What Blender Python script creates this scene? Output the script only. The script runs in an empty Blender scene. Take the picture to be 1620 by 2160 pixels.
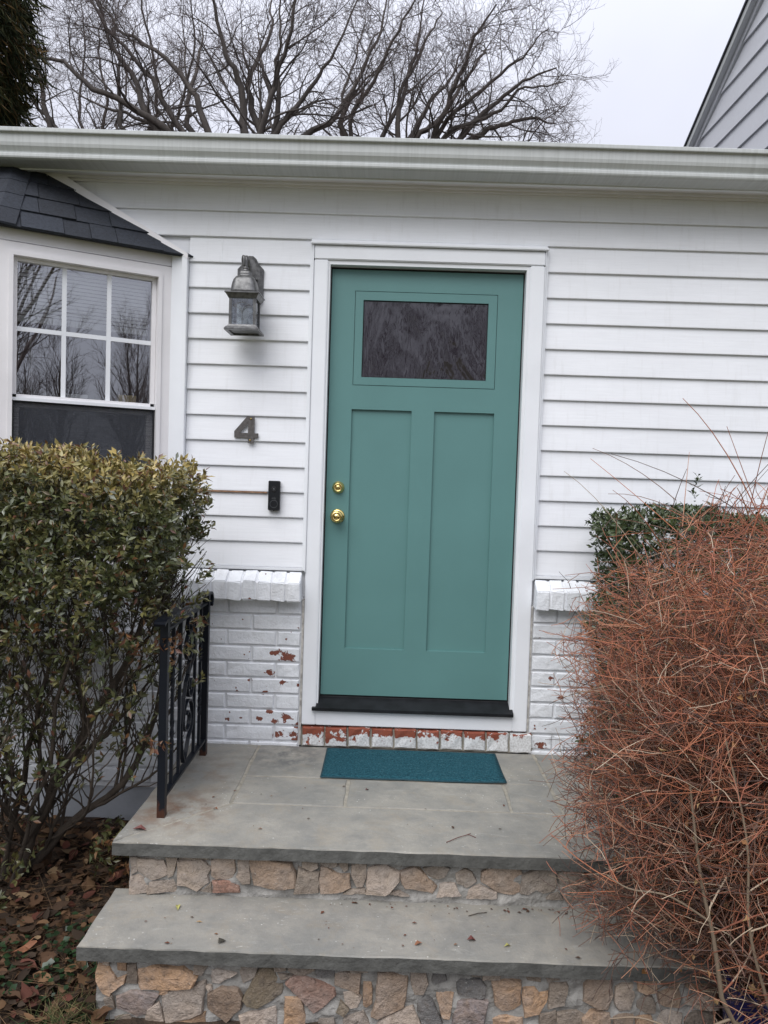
import bpy, math, random
import numpy as np
from mathutils import Matrix, Vector
random.seed(7)
RNG = np.random.default_rng(11)
SC = bpy.context.scene
COL = SC.collection
R_ = math.radians

# ---------------------------------------------------------------- camera
cam_d = bpy.data.cameras.new('camera')
cam = bpy.data.objects.new('camera', cam_d)
COL.objects.link(cam)
right = Vector((0.999457, 0.00736308, 0.03211673))
up = Vector((-0.03240924, 0.04382034, 0.9985136))
fwd = Vector((-0.00594477, 0.99901229, -0.04403518))
m = Matrix((right, up, -fwd)).transposed().to_4x4()
m.translation = Vector((0.3029, -3.661, 1.0543))
cam.matrix_world = m
cam_d.sensor_fit = 'VERTICAL'
cam_d.sensor_height = 36.0
cam_d.lens = 1622 / 2160 * 36.0
cam_d.clip_start = 0.05
cam_d.clip_end = 2000
SC.camera = cam

# ---------------------------------------------------------------- sky, sun, exposure
SUN_EL, SUN_AZ = R_(52), R_(205)          # azimuth: 0 = +y, clockwise; light comes from the front left
world = bpy.data.worlds.new('World')
SC.world = world
world.use_nodes = True
nt = world.node_tree
nt.nodes.clear()
wo = nt.nodes.new('ShaderNodeOutputWorld')
bg = nt.nodes.new('ShaderNodeBackground')
bg.inputs['Strength'].default_value = 0.1
sky = nt.nodes.new('ShaderNodeTexSky')
sky.sky_type = 'NISHITA'
sky.sun_disc = False
sky.sun_elevation = SUN_EL
sky.sun_rotation = SUN_AZ
tc = nt.nodes.new('ShaderNodeTexCoord')
sep = nt.nodes.new('ShaderNodeSeparateXYZ')
nt.links.new(tc.outputs['Generated'], sep.inputs[0])
# overcast: the cloud sheet is about three times brighter overhead than at the horizon
mr = nt.nodes.new('ShaderNodeMapRange')
mr.inputs['From Min'].default_value = 0.0
mr.inputs['From Max'].default_value = 1.0
mr.inputs['To Min'].default_value = 0.50
mr.inputs['To Max'].default_value = 1.60
nt.links.new(sep.outputs['Z'], mr.inputs['Value'])
ns = nt.nodes.new('ShaderNodeTexNoise')
ns.inputs['Scale'].default_value = 3.0
ns.inputs['Detail'].default_value = 4.0
nt.links.new(tc.outputs['Generated'], ns.inputs['Vector'])
nr = nt.nodes.new('ShaderNodeMapRange')
nr.inputs['From Min'].default_value = 0.3
nr.inputs['From Max'].default_value = 0.7
nr.inputs['To Min'].default_value = 0.93
nr.inputs['To Max'].default_value = 1.05
nt.links.new(ns.outputs['Fac'], nr.inputs['Value'])
mu = nt.nodes.new('ShaderNodeMath')
mu.operation = 'MULTIPLY'
nt.links.new(mr.outputs[0], mu.inputs[0])
nt.links.new(nr.outputs[0], mu.inputs[1])
cl = nt.nodes.new('ShaderNodeVectorMath')
cl.operation = 'SCALE'
cl.inputs[0].default_value = (6.05, 6.2, 7.05)
nt.links.new(mu.outputs[0], cl.inputs['Scale'])
mix = nt.nodes.new('ShaderNodeMix')
mix.data_type = 'RGBA'
mix.inputs['Factor'].default_value = 0.95
nt.links.new(sky.outputs[0], mix.inputs['A'])
nt.links.new(cl.outputs[0], mix.inputs['B'])
nt.links.new(mix.outputs['Result'], bg.inputs['Color'])
nt.links.new(bg.outputs[0], wo.inputs['Surface'])

sun_d = bpy.data.lights.new('sun', 'SUN')
sun_d.energy = 1.5
sun_d.angle = R_(50)
sun_d.color = (1.0, 0.985, 0.96)
sun = bpy.data.objects.new('sun', sun_d)
COL.objects.link(sun)
sd = Vector((math.sin(SUN_AZ) * math.cos(SUN_EL), math.cos(SUN_AZ) * math.cos(SUN_EL), math.sin(SUN_EL)))
sun.rotation_euler = sd.to_track_quat('Z', 'Y').to_euler()
sun.location = (-3, -8, 12)

SC.view_settings.view_transform = 'Standard'
SC.view_settings.look = 'None'
SC.view_settings.exposure = 0.64
SC.view_settings.gamma = 1.0
SC.view_settings.use_curve_mapping = False
SC.render.engine = 'CYCLES'
SC.cycles.max_bounces = 5
SC.cycles.diffuse_bounces = 3
SC.cycles.glossy_bounces = 3
SC.cycles.transparent_max_bounces = 8

# ---------------------------------------------------------------- helpers
WLOC = {}

def mesh_from(name, V, F):
    me = bpy.data.meshes.new(name)
    me.from_pydata([tuple(v) for v in V], [], [tuple(f) for f in F])
    me.update()
    return me

def mesh_np(name, V, Fq):
    """V (n,3) float array, Fq (m,k) int array of equal-sized faces"""
    me = bpy.data.meshes.new(name)
    V = np.ascontiguousarray(V, dtype=np.float32)
    Fq = np.ascontiguousarray(Fq, dtype=np.int32)
    k = Fq.shape[1]
    me.vertices.add(len(V))
    me.vertices.foreach_set('co', V.ravel())
    me.loops.add(Fq.size)
    me.loops.foreach_set('vertex_index', Fq.ravel())
    me.polygons.add(len(Fq))
    me.polygons.foreach_set('loop_start', np.arange(len(Fq), dtype=np.int32) * k)
    me.update(calc_edges=True)
    return me

def smooth(me, on=True):
    me.polygons.foreach_set('use_smooth', np.full(len(me.polygons), on))

def put(o, parent=None, wloc=(0, 0, 0)):
    COL.objects.link(o)
    wloc = Vector(wloc)
    if parent is not None:
        o.parent = parent
        o.location = wloc - WLOC[parent.name]
    else:
        o.location = wloc
    WLOC[o.name] = wloc
    return o

def tag(o, label=None, cat=None, group=None, kind=None):
    if label: o['label'] = label
    if cat: o['category'] = cat
    if group: o['group'] = group
    if kind: o['kind'] = kind
    return o

def empty(name, loc, parent=None):
    o = bpy.data.objects.new(name, None)
    o.empty_display_size = 0.1
    return put(o, parent, loc)

def obj(name, me, mats, parent=None, recenter=True, wloc=None):
    """mesh in world coordinates -> object whose origin sits at the middle of the piece"""
    if not isinstance(mats, (list, tuple)): mats = [mats]
    for mt in mats:
        if mt.name not in [x.name for x in me.materials if x]: me.materials.append(mt)
    o = bpy.data.objects.new(name, me)
    if wloc is not None:
        return put(o, parent, wloc)
    if recenter and len(me.vertices):
        n = len(me.vertices)
        a = np.empty(n * 3, dtype=np.float32)
        me.vertices.foreach_get('co', a)
        a = a.reshape(-1, 3)
        c = (a.min(0) + a.max(0)) / 2
        a -= c
        me.vertices.foreach_set('co', a.ravel())
        me.update()
        return put(o, parent, c)
    return put(o, parent, (0, 0, 0))

class G:
    """collects pieces into one mesh"""
    def __init__(s): s.V = []; s.F = []; s.M = []; s.mi = 0; s.S = []; s.sm = False
    def add(s, V, F):
        b = len(s.V)
        s.V += [tuple(v) for v in V]
        for f in F:
            s.F.append(tuple(i + b for i in f)); s.M.append(s.mi); s.S.append(s.sm)
        return s
    def box(s, x0, x1, y0, y1, z0, z1):
        return s.add([(x0,y0,z0),(x1,y0,z0),(x1,y1,z0),(x0,y1,z0),(x0,y0,z1),(x1,y0,z1),(x1,y1,z1),(x0,y1,z1)],
                     [(0,3,2,1),(4,5,6,7),(0,1,5,4),(1,2,6,5),(2,3,7,6),(3,0,4,7)])
    def hexa(s, P):
        return s.add(P, [(0,3,2,1),(4,5,6,7),(0,1,5,4),(1,2,6,5),(2,3,7,6),(3,0,4,7)])
    def prism(s, poly, f, a, b):
        """poly: list of 2D points; f(p,d)->3D; extruded from depth a to b"""
        n = len(poly)
        V = [f(p, a) for p in poly] + [f(p, b) for p in poly]
        return s.add(V, [tuple(range(n))[::-1], tuple(range(n, 2*n))] + [(i, (i+1) % n, n+(i+1) % n, n+i) for i in range(n)])
    def lathe(s, prof, c, axis='y', seg=28):
        V = []; F = []
        n = len(prof)
        for r, h in prof:
            for k in range(seg):
                a = 2*math.pi*k/seg
                if axis == 'y': V.append((c[0]+r*math.cos(a), c[1]+h, c[2]+r*math.sin(a)))
                else: V.append((c[0]+r*math.cos(a), c[1]+r*math.sin(a), c[2]+h))
        for i in range(n-1):
            for k in range(seg):
                k2 = (k+1) % seg
                F.append((i*seg+k, i*seg+k2, (i+1)*seg+k2, (i+1)*seg+k))
        F.append(tuple(range((n-1)*seg, n*seg)))
        F.append(tuple(range(seg))[::-1])
        return s.add(V, F)
    def tube(s, pts, r, seg=8):
        P = np.array(pts, float)[None]
        rr = np.full((1, len(pts)), r) if np.isscalar(r) else np.array(r, float)[None]
        V, F = tubes(P, rr, seg)
        s.add(V.tolist(), F.tolist())
        n = len(pts)
        return s.add([tuple(v) for v in V[:seg]] + [tuple(v) for v in V[-seg:]], [tuple(range(seg))[::-1], tuple(range(seg, 2*seg))])
    def mesh(s, name):
        me = mesh_from(name, s.V, s.F)
        me.polygons.foreach_set('material_index', s.M)
        me.polygons.foreach_set('use_smooth', s.S)
        return me

def tubes(P, rad, sides=4):
    """P (T,N,3) paths, rad (T,N) -> verts, quad faces"""
    T, N, _ = P.shape
    tan = np.gradient(P, axis=1)
    tan /= np.linalg.norm(tan, axis=2, keepdims=True) + 1e-9
    ref = np.zeros((T, 1, 3)); ref[..., 0] = 0.31; ref[..., 1] = 0.77; ref[..., 2] = 0.55
    mean = tan.mean(1, keepdims=True)
    alt = np.abs((mean * ref).sum(2, keepdims=True)) > 0.9
    ref = np.where(alt, np.array([0.9, -0.3, 0.2]), ref)
    u = np.cross(tan, np.broadcast_to(ref, tan.shape))
    u /= np.linalg.norm(u, axis=2, keepdims=True) + 1e-9
    v = np.cross(tan, u)
    a = 2*np.pi*np.arange(sides)/sides
    ring = (np.cos(a)[None, None, :, None]*u[:, :, None, :] + np.sin(a)[None, None, :, None]*v[:, :, None, :])*rad[:, :, None, None]
    V = (P[:, :, None, :] + ring).reshape(-1, 3)
    t = np.arange(T)[:, None, None]*(N*sides); i = np.arange(N-1)[None, :, None]*sides; k = np.arange(sides)[None, None, :]; k2 = (k+1) % sides
    a0 = t+i+k; a1 = t+i+k2; b1 = t+i+sides+k2; b0 = t+i+sides+k
    F = np.stack([a0, a1, b1, b0], -1).reshape(-1, 4)
    return V, F

def resample(path, n):
    P = np.array(path, float)
    # catmull-rom through the points
    Q = np.vstack([2*P[0]-P[1], P, 2*P[-1]-P[-2]])
    m_ = len(P)-1
    ts = np.linspace(0, m_-1e-6, n)
    out = []
    for t in ts:
        i = int(t); f = t-i
        p0, p1, p2, p3 = Q[i:i+4]
        out.append(0.5*((2*p1)+(-p0+p2)*f+(2*p0-5*p1+4*p2-p3)*f*f+(-p0+3*p1-3*p2+p3)*f**3))
    return np.array(out)

def grow(P, rad, k, L, ang, n, upb=0.15, wig=0.08, tmin=0.2, ratio=0.55, tip=0.35, rng=RNG, rmin=0.0, lfall=0.5):
    """children of the paths P (T,N,3): k per parent"""
    T, N, _ = P.shape
    t = tmin + (1-tmin)*(np.arange(k)[None, :]+rng.random((T, k)))/k
    f = t*(N-1); i = np.clip(f.astype(int), 0, N-2); f = f-i
    ti = np.arange(T)[:, None]
    s = P[ti, i]*(1-f[..., None]) + P[ti, i+1]*f[..., None]
    d = P[ti, i+1]-P[ti, i]; d /= np.linalg.norm(d, axis=2, keepdims=True)+1e-9
    r0 = (rad[ti, i]*(1-f)+rad[ti, i+1]*f)*ratio
    rv = rng.normal(size=(T, k, 3)); rv -= (rv*d).sum(2, keepdims=True)*d; rv /= np.linalg.norm(rv, axis=2, keepdims=True)+1e-9
    an = ang*(0.7+0.6*rng.random((T, k)))[..., None]
    dd = d*np.cos(an)+rv*np.sin(an); dd[..., 2] += upb; dd /= np.linalg.norm(dd, axis=2, keepdims=True)
    ln = L*(1-lfall*t)*(0.6+0.8*rng.random((T, k)))
    s = s.reshape(-1, 3); dd = dd.reshape(-1, 3); ln = ln.ravel(); r0 = np.maximum(r0.ravel(), rmin)
    K = len(s)
    out = np.zeros((K, n, 3)); out[:, 0] = s
    cur = dd.copy(); step = (ln/(n-1))[:, None]
    for j in range(1, n):
        cur = cur + rng.normal(size=(K, 3))*wig; cur[:, 2] += upb*0.35
        cur /= np.linalg.norm(cur, axis=1, keepdims=True)
        out[:, j] = out[:, j-1]+cur*step
    rr = r0[:, None]*np.linspace(1, tip, n)[None, :]
    return out, rr

# ---------------------------------------------------------------- materials
def nodes_of(name):
    mt = bpy.data.materials.new(name); mt.use_nodes = True
    t = mt.node_tree
    b = t.nodes['Principled BSDF']
    return mt, t, b

def N(t, typ, **kw):
    n = t.nodes.new(typ)
    for k, v in kw.items():
        if k in n.inputs: n.inputs[k].default_value = v
        else: setattr(n, k, v)
    return n

def pos(t, scale=(1, 1, 1)):
    g = N(t, 'ShaderNodeNewGeometry')
    mp = N(t, 'ShaderNodeMapping'); mp.inputs['Scale'].default_value = scale
    t.links.new(g.outputs['Position'], mp.inputs['Vector'])
    return mp.outputs[0]

def noise(t, vec, scale, detail=4, rough=0.55, dist=0.0):
    n = N(t, 'ShaderNodeTexNoise', Scale=scale, Detail=detail, Roughness=rough, Distortion=dist)
    t.links.new(vec, n.inputs['Vector'])
    return n.outputs['Fac']

def rng_(t, v, a, b, c, d):
    n = N(t, 'ShaderNodeMapRange')
    n.inputs['From Min'].default_value = a; n.inputs['From Max'].default_value = b
    n.inputs['To Min'].default_value = c; n.inputs['To Max'].default_value = d
    t.links.new(v, n.inputs['Value'])
    return n.outputs[0]

def math_(t, op, a, b=None):
    n = N(t, 'ShaderNodeMath', operation=op)
    for i, v in enumerate((a, b)):
        if v is None: continue
        if isinstance(v, (int, float)): n.inputs[i].default_value = v
        else: t.links.new(v, n.inputs[i])
    return n.outputs[0]

def mixc(t, fac, a, b, blend='MIX'):
    n = N(t, 'ShaderNodeMix', data_type='RGBA', blend_type=blend)
    for key, v in (('Factor', fac), ('A', a), ('B', b)):
        i = n.inputs[key] if key != 'Factor' else n.inputs[0]
        if key in 'AB': i = [x for x in n.inputs if x.name == key and x.type == 'RGBA'][0]
        if isinstance(v, (int, float)): i.default_value = v
        elif isinstance(v, tuple): i.default_value = (*v[:3], 1)
        else: t.links.new(v, i)
    return [o for o in n.outputs if o.type == 'RGBA'][0]

def bump(t, b, h, strength=0.3, dist=0.01):
    n = N(t, 'ShaderNodeBump', Strength=strength, Distance=dist)
    t.links.new(h, n.inputs['Height'])
    t.links.new(n.outputs[0], b.inputs['Normal'])
    return n

def plain(name, col, rough=0.6, metal=0.0, var=0.12, vs=6.0, bs=0, bd=0.002, bst=0.3, stretch=(1, 1, 1), spec=0.5, rnd=0.0):
    mt, t, b = nodes_of(name)
    b.inputs['Roughness'].default_value = rough
    b.inputs['Metallic'].default_value = metal
    b.inputs['Specular IOR Level'].default_value = spec
    v = pos(t, stretch)
    f = rng_(t, noise(t, v, vs, 5), 0.3, 0.7, 1-var, 1+var)
    if rnd:
        oi = N(t, 'ShaderNodeObjectInfo')
        f = math_(t, 'MULTIPLY', f, rng_(t, oi.outputs['Random'], 0, 1, 1-rnd, 1+rnd))
    vm = N(t, 'ShaderNodeVectorMath', operation='SCALE'); vm.inputs[0].default_value = col[:3]
    t.links.new(f, vm.inputs['Scale'])
    t.links.new(vm.outputs[0], b.inputs['Base Color'])
    if bs: bump(t, b, noise(t, v, bs, 6), bst, bd)
    return mt

def colattr(name, rough=0.6, spec=0.4, trans=0.0, bs=0):
    """colour of each leaf or twig comes from the mesh attribute col"""
    mt, t, b = nodes_of(name)
    b.inputs['Roughness'].default_value = rough
    b.inputs['Specular IOR Level'].default_value = spec
    a = N(t, 'ShaderNodeAttribute', attribute_name='col')
    t.links.new(a.outputs['Color'], b.inputs['Base Color'])
    if bs: bump(t, b, noise(t, pos(t), bs, 4), 0.4, 0.003)
    return mt

def set_col(me, C):
    """C (nverts,3)"""
    at = me.color_attributes.new('col', 'FLOAT_COLOR', 'POINT')
    A = np.ones((len(C), 4), dtype=np.float32); A[:, :3] = C
    at.data.foreach_set('color', A.ravel())

MAT = {}
def vinyl(name, col, grain=1.0):
    mt, t, b = nodes_of(name)
    v = pos(t, (1.2, 30, 30))
    g = noise(t, v, 5.0, 6, 0.65, 0.6)
    d = noise(t, pos(t, (1, 1, 2.2)), 2.2, 5, 0.6)
    f = math_(t, 'MULTIPLY', rng_(t, g, 0.3, 0.7, 0.965, 1.03), rng_(t, d, 0.25, 0.7, 0.93, 1.02))
    vm = N(t, 'ShaderNodeVectorMath', operation='SCALE'); vm.inputs[0].default_value = col
    t.links.new(f, vm.inputs['Scale']); 
    # faint grime in streaks
    s = noise(t, pos(t, (14, 14, 0.8)), 3.0, 4, 0.6)
    cc = mixc(t, rng_(t, s, 0.55, 0.8, 0.0, 0.16), vm.outputs[0], (0.42, 0.40, 0.36))
    t.links.new(cc, b.inputs['Base Color'])
    b.inputs['Roughness'].default_value = 0.5
    bump(t, b, g, 0.35*grain, 0.0016)
    return mt
MAT['siding'] = vinyl('white_vinyl_siding', (0.835, 0.85, 0.88))
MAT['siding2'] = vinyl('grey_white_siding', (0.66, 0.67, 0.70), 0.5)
MAT['trim'] = plain('white_trim', (0.83, 0.85, 0.88), 0.42, var=0.05, vs=3, bs=40, bd=0.0008, bst=0.3)
MAT['warmtrim'] = plain('aged_white_trim', (0.80, 0.785, 0.795), 0.45, var=0.06, vs=4, bs=30, bd=0.0006)
MAT['jamb'] = plain('white_jamb', (0.80, 0.82, 0.84), 0.4, var=0.03)
MAT['caulk'] = plain('dirty_caulk', (0.45, 0.43, 0.40), 0.8, var=0.4, vs=40)

def gutter_mat():
    mt, t, b = nodes_of('streaked_gutter_metal')
    s = noise(t, pos(t, (26, 0.3, 1.0)), 3.0, 5, 0.7)
    s2 = noise(t, pos(t, (1, 1, 1)), 3.0, 4)
    dirt = math_(t, 'MULTIPLY', rng_(t, s, 0.42, 0.72, 0, 1), rng_(t, s2, 0.25, 0.65, 0.2, 0.6))
    c = mixc(t, dirt, (0.55, 0.57, 0.56), (0.36, 0.375, 0.36))
    t.links.new(c, b.inputs['Base Color']); b.inputs['Roughness'].default_value = 0.42
    return mt
MAT['gutter'] = gutter_mat()

def painted_brick(name, chips, general):
    """white paint over red brick, flaked off in patches; chips: (x, z, radius)"""
    mt, t, b = nodes_of(name)
    v = pos(t)
    n1 = noise(t, v, 34, 7, 0.66, 0.4); n2 = noise(t, v, 110, 5, 0.6); n3 = noise(t, v, 9, 3)
    gate = None
    for x, z, r in chips:
        g = N(t, 'ShaderNodeVectorMath', operation='DISTANCE')
        sc = N(t, 'ShaderNodeVectorMath', operation='MULTIPLY'); sc.inputs[1].default_value = (1, 0, 1.5)
        t.links.new(v, sc.inputs[0]); t.links.new(sc.outputs[0], g.inputs[0]); g.inputs[1].default_value = (x, 0, z*1.5)
        q = rng_(t, g.outputs['Value'], 0, r*1.5, 0.36, 0.0)
        gate = q if gate is None else math_(t, 'MAXIMUM', gate, q)
    val = math_(t, 'ADD', math_(t, 'MULTIPLY', n1, 0.75), math_(t, 'MULTIPLY', n2, 0.25))
    if gate is not None: val = math_(t, 'ADD', val, gate)
    # small flakes anywhere, more of them where the wall has weathered
    vo = N(t, 'ShaderNodeTexVoronoi', Scale=21.0); t.links.new(v, vo.inputs['Vector'])
    fl = rng_(t, vo.outputs['Distance'], 0.02, 0.30, general, 0.0)
    val = math_(t, 'ADD', val, math_(t, 'MULTIPLY', fl, rng_(t, n3, 0.42, 0.56, 0, 1)))
    mask = rng_(t, val, 0.715, 0.725, 0, 1)
    brick = mixc(t, rng_(t, n2, 0.3, 0.7, 0, 1), (0.26, 0.075, 0.04), (0.16, 0.06, 0.045))
    paint = mixc(t, rng_(t, n3, 0.3, 0.75, 0, 1), (0.84, 0.86, 0.89), (0.76, 0.785, 0.82))
    paint = mixc(t, rng_(t, n1, 0.58, 0.70, 0, 0.35), paint, (0.50, 0.49, 0.48))
    paint = mixc(t, rng_(t, noise(t, pos(t, (2, 2, 1)), 5, 6, 0.7), 0.5, 0.7, 0, 0.3), paint, (0.45, 0.44, 0.43))
    t.links.new(mixc(t, mask, paint, brick), b.inputs['Base Color'])
    b.inputs['Roughness'].default_value = 0.6
    h = math_(t, 'SUBTRACT', math_(t, 'ADD', math_(t, 'MULTIPLY', n1, 1.0), math_(t, 'MULTIPLY', n2, 0.35)), math_(t, 'MULTIPLY', mask, 0.35))
    bump(t, b, h, 0.7, 0.007)
    return mt
MAT['brick'] = painted_brick('flaking_white_brick', [(-0.155, 0.195, 0.055), (-0.21, 0.215, 0.035), (-0.233, 0.118, 0.03), (-0.155, -0.095, 0.045), (-0.205, -0.115, 0.03), (-0.118, -0.18, 0.035), (-0.171, 0.07, 0.022), (1.06, -0.19, 0.05), (1.09, 0.135, 0.02), (-0.284, -0.105, 0.018), (-0.37, -0.105, 0.016), (-0.431, -0.113, 0.02), (-0.329, 0.076, 0.02), (-0.26, 0.02, 0.018), (-0.39, 0.02, 0.012), (-0.19, -0.18, 0.03), (-0.098, -0.13, 0.03), (-0.1, 0.06, 0.018), (-0.235, -0.07, 0.02), (1.14, 0.046, 0.022), (-0.105, -0.20, 0.03)], 0.27)
def step_brick():
    mt, t, b = nodes_of('worn_threshold_brick')
    v = pos(t)
    n1 = noise(t, v, 30, 6, 0.65); n2 = noise(t, v, 110, 5); n3 = noise(t, v, 8, 2)
    sp = N(t, 'ShaderNodeSeparateXYZ'); t.links.new(v, sp.inputs[0])
    g = rng_(t, sp.outputs['Z'], -0.215, -0.125, -0.17, 0.17)
    gx = rng_(t, sp.outputs['X'], 0.0, 0.9, 0.08, -0.05)
    val = math_(t, 'ADD', math_(t, 'ADD', math_(t, 'ADD', n1, g), gx), math_(t, 'MULTIPLY', math_(t, 'SUBTRACT', n3, 0.5), 0.5))
    mask = rng_(t, val, 0.52, 0.54, 0, 1)
    brick = mixc(t, rng_(t, n2, 0.3, 0.7, 0, 1), (0.30, 0.075, 0.035), (0.20, 0.06, 0.04))
    paint = mixc(t, rng_(t, n2, 0.4, 0.75, 0, 1), (0.74, 0.75, 0.75), (0.45, 0.44, 0.43))
    t.links.new(mixc(t, mask, paint, brick), b.inputs['Base Color'])
    b.inputs['Roughness'].default_value = 0.75
    bump(t, b, math_(t, 'SUBTRACT', n1, math_(t, 'MULTIPLY', mask, 0.4)), 0.6, 0.005)
    return mt
MAT['stepbrick'] = step_brick()
MAT['mortar_white'] = plain('painted_mortar', (0.76, 0.77, 0.79), 0.7, var=0.12, vs=12, bs=60, bd=0.004, bst=0.5)
MAT['mortar_tan'] = plain('tan_mortar', (0.31, 0.285, 0.235), 0.9, var=0.25, vs=30, bs=120, bd=0.004, bst=0.6)
MAT['foundation'] = plain('grey_foundation', (0.42, 0.44, 0.47), 0.8, var=0.12, vs=8, bs=70, bd=0.003, bst=0.4)

def door_paint():
    mt, t, b = nodes_of('teal_door_paint')
    v = pos(t)
    f = rng_(t, noise(t, v, 3.0, 4), 0.3, 0.7, 0.96, 1.04)
    vm = N(t, 'ShaderNodeVectorMath', operation='SCALE'); vm.inputs[0].default_value = (0.108, 0.238, 0.230)
    t.links.new(f, vm.inputs['Scale']); t.links.new(vm.outputs[0], b.inputs['Base Color'])
    b.inputs['Roughness'].default_value = 0.42
    bump(t, b, noise(t, pos(t, (10, 10, 120)), 5, 3), 0.12, 0.0006)
    return mt
MAT['door'] = door_paint()
MAT['black'] = plain('black_metal', (0.012, 0.014, 0.02), 0.45, var=0.2, vs=30)
MAT['threshold'] = plain('black_threshold', (0.010, 0.011, 0.013), 0.5, var=0.5, vs=14, bs=90, bd=0.001, spec=0.25)
MAT['gasket'] = plain('black_gasket', (0.008, 0.008, 0.01), 0.7, var=0.05)
MAT['brass'] = plain('polished_brass', (0.78, 0.60, 0.24), 0.14, 1.0, var=0.04)
MAT['brassdark'] = plain('worn_brass', (0.42, 0.30, 0.10), 0.35, 1.0, var=0.1)
MAT['pewter'] = plain('brushed_pewter', (0.135, 0.135, 0.135), 0.38, 0.55, var=0.4, vs=60, bs=220, bd=0.001, bst=0.3)
MAT['bronze'] = plain('weathered_bronze', (0.125, 0.115, 0.11), 0.5, 0.6, var=0.3, vs=70)
MAT['plastic'] = plain('black_plastic', (0.008, 0.009, 0.012), 0.3, var=0.05)
MAT['greymark'] = plain('grey_print', (0.10, 0.11, 0.115), 0.4, var=0.05)
MAT['shingle'] = plain('charcoal_shingle', (0.020, 0.024, 0.033), 0.85, var=0.35, vs=90, bs=420, bd=0.003, bst=0.8, rnd=0.25)
MAT['roofing'] = plain('dark_roofing', (0.03, 0.032, 0.038), 0.9, var=0.3, vs=40, bs=200, bd=0.003)

def iron():
    mt, t, b = nodes_of('black_iron_paint')
    v = pos(t)
    sp = N(t, 'ShaderNodeSeparateXYZ'); t.links.new(v, sp.inputs[0])
    n1 = noise(t, v, 40, 5)
    r = math_(t, 'ADD', rng_(t, sp.outputs['Z'], -0.23, -0.14, 0.42, -0.15), n1)
    m_ = rng_(t, r, 0.62, 0.75, 0, 1)
    t.links.new(mixc(t, m_, (0.006, 0.008, 0.013), (0.055, 0.022, 0.013)), b.inputs['Base Color'])
    b.inputs['Specular IOR Level'].default_value = 0.28
    b.inputs['Roughness'].default_value = 0.45
    bump(t, b, n1, 0.2, 0.001)
    return mt
MAT['iron'] = iron()

def flag():
    mt, t, b = nodes_of('bluestone_slab')
    v = pos(t)
    n1 = noise(t, v, 3.2, 6, 0.62, 0.4); n2 = noise(t, v, 14, 6, 0.6); n3 = noise(t, v, 120, 4, 0.6); n4 = noise(t, pos(t, (2, 7, 7)), 4, 5, 0.7, 1.0)
    c = mixc(t, rng_(t, n1, 0.35, 0.65, 0, 1), (0.215, 0.21, 0.19), (0.36, 0.335, 0.285))
    c = mixc(t, rng_(t, n2, 0.46, 0.72, 0, 0.6), c, (0.165, 0.165, 0.155))
    c = mixc(t, rng_(t, noise(t, v, 7, 5, 0.65, 1.2), 0.52, 0.66, 0, 0.35), c, (0.30, 0.25, 0.18))
    c = mixc(t, rng_(t, n4, 0.58, 0.75, 0, 0.5), c, (0.42, 0.41, 0.37))
    c = mixc(t, rng_(t, n3, 0.35, 0.75, 0, 0.5), c, (0.25, 0.25, 0.235))
    # paint specks and scuffs
    vo = N(t, 'ShaderNodeTexVoronoi', Scale=38.0); t.links.new(v, vo.inputs['Vector'])
    sp = math_(t, 'MULTIPLY', rng_(t, vo.outputs['Distance'], 0.05, 0.11, 1, 0), rng_(t, noise(t, v, 5, 3), 0.52, 0.58, 0, 1))
    sc = math_(t, 'MULTIPLY', rng_(t, noise(t, pos(t, (6, 26, 1)), 4, 5, 0.7, 1.5), 0.63, 0.68, 0, 0.8), rng_(t, noise(t, v, 2.3, 3), 0.46, 0.58, 0, 1))
    c = mixc(t, math_(t, 'MAXIMUM', sp, sc), c, (0.62, 0.62, 0.58))
    # rust run-off beside the railing
    g = N(t, 'ShaderNodeVectorMath', operation='DISTANCE'); t.links.new(v, g.inputs[0]); g.inputs[1].default_value = (-0.47, -0.80, -0.23)
    rz = math_(t, 'MULTIPLY', rng_(t, g.outputs['Value'], 0.04, 0.22, 1, 0), rng_(t, n2, 0.42, 0.6, 0, 0.75))
    c = mixc(t, rz, c, (0.20, 0.105, 0.055))
    g2 = N(t, 'ShaderNodeVectorMath', operation='DISTANCE'); t.links.new(v, g2.inputs[0]); g2.inputs[1].default_value = (-0.44, -0.45, -0.23)
    rz2 = math_(t, 'MULTIPLY', rng_(t, g2.outputs['Value'], 0.0, 0.25, 1, 0), rng_(t, n2, 0.45, 0.65, 0, 0.5))
    c = mixc(t, rz2, c, (0.20, 0.12, 0.07))
    # dark blotch by the wall left of the mat
    g3 = N(t, 'ShaderNodeVectorMath', operation='DISTANCE'); t.links.new(v, g3.inputs[0]); g3.inputs[1].default_value = (-0.12, -0.2, -0.23)
    rz3 = math_(t, 'MULTIPLY', rng_(t, g3.outputs['Value'], 0.03, 0.22, 1, 0), rng_(t, n2, 0.40, 0.58, 0, 0.75))
    c = mixc(t, rz3, c, (0.075, 0.08, 0.085))
    t.links.new(c, b.inputs['Base Color']); b.inputs['Roughness'].default_value = 0.7
    h = math_(t, 'ADD', math_(t, 'MULTIPLY', n2, 1.0), math_(t, 'MULTIPLY', n3, 0.35))
    bump(t, b, h, 0.55, 0.006)
    return mt
MAT['flag'] = flag()
MAT['flagedge'] = plain('shaded_split_bluestone_edge', (0.092, 0.092, 0.085), 0.8, var=0.3, vs=22, bs=70, bd=0.006, bst=0.7)  # rough-split edge; shade of the upright faces is put into its dark colour

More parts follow.
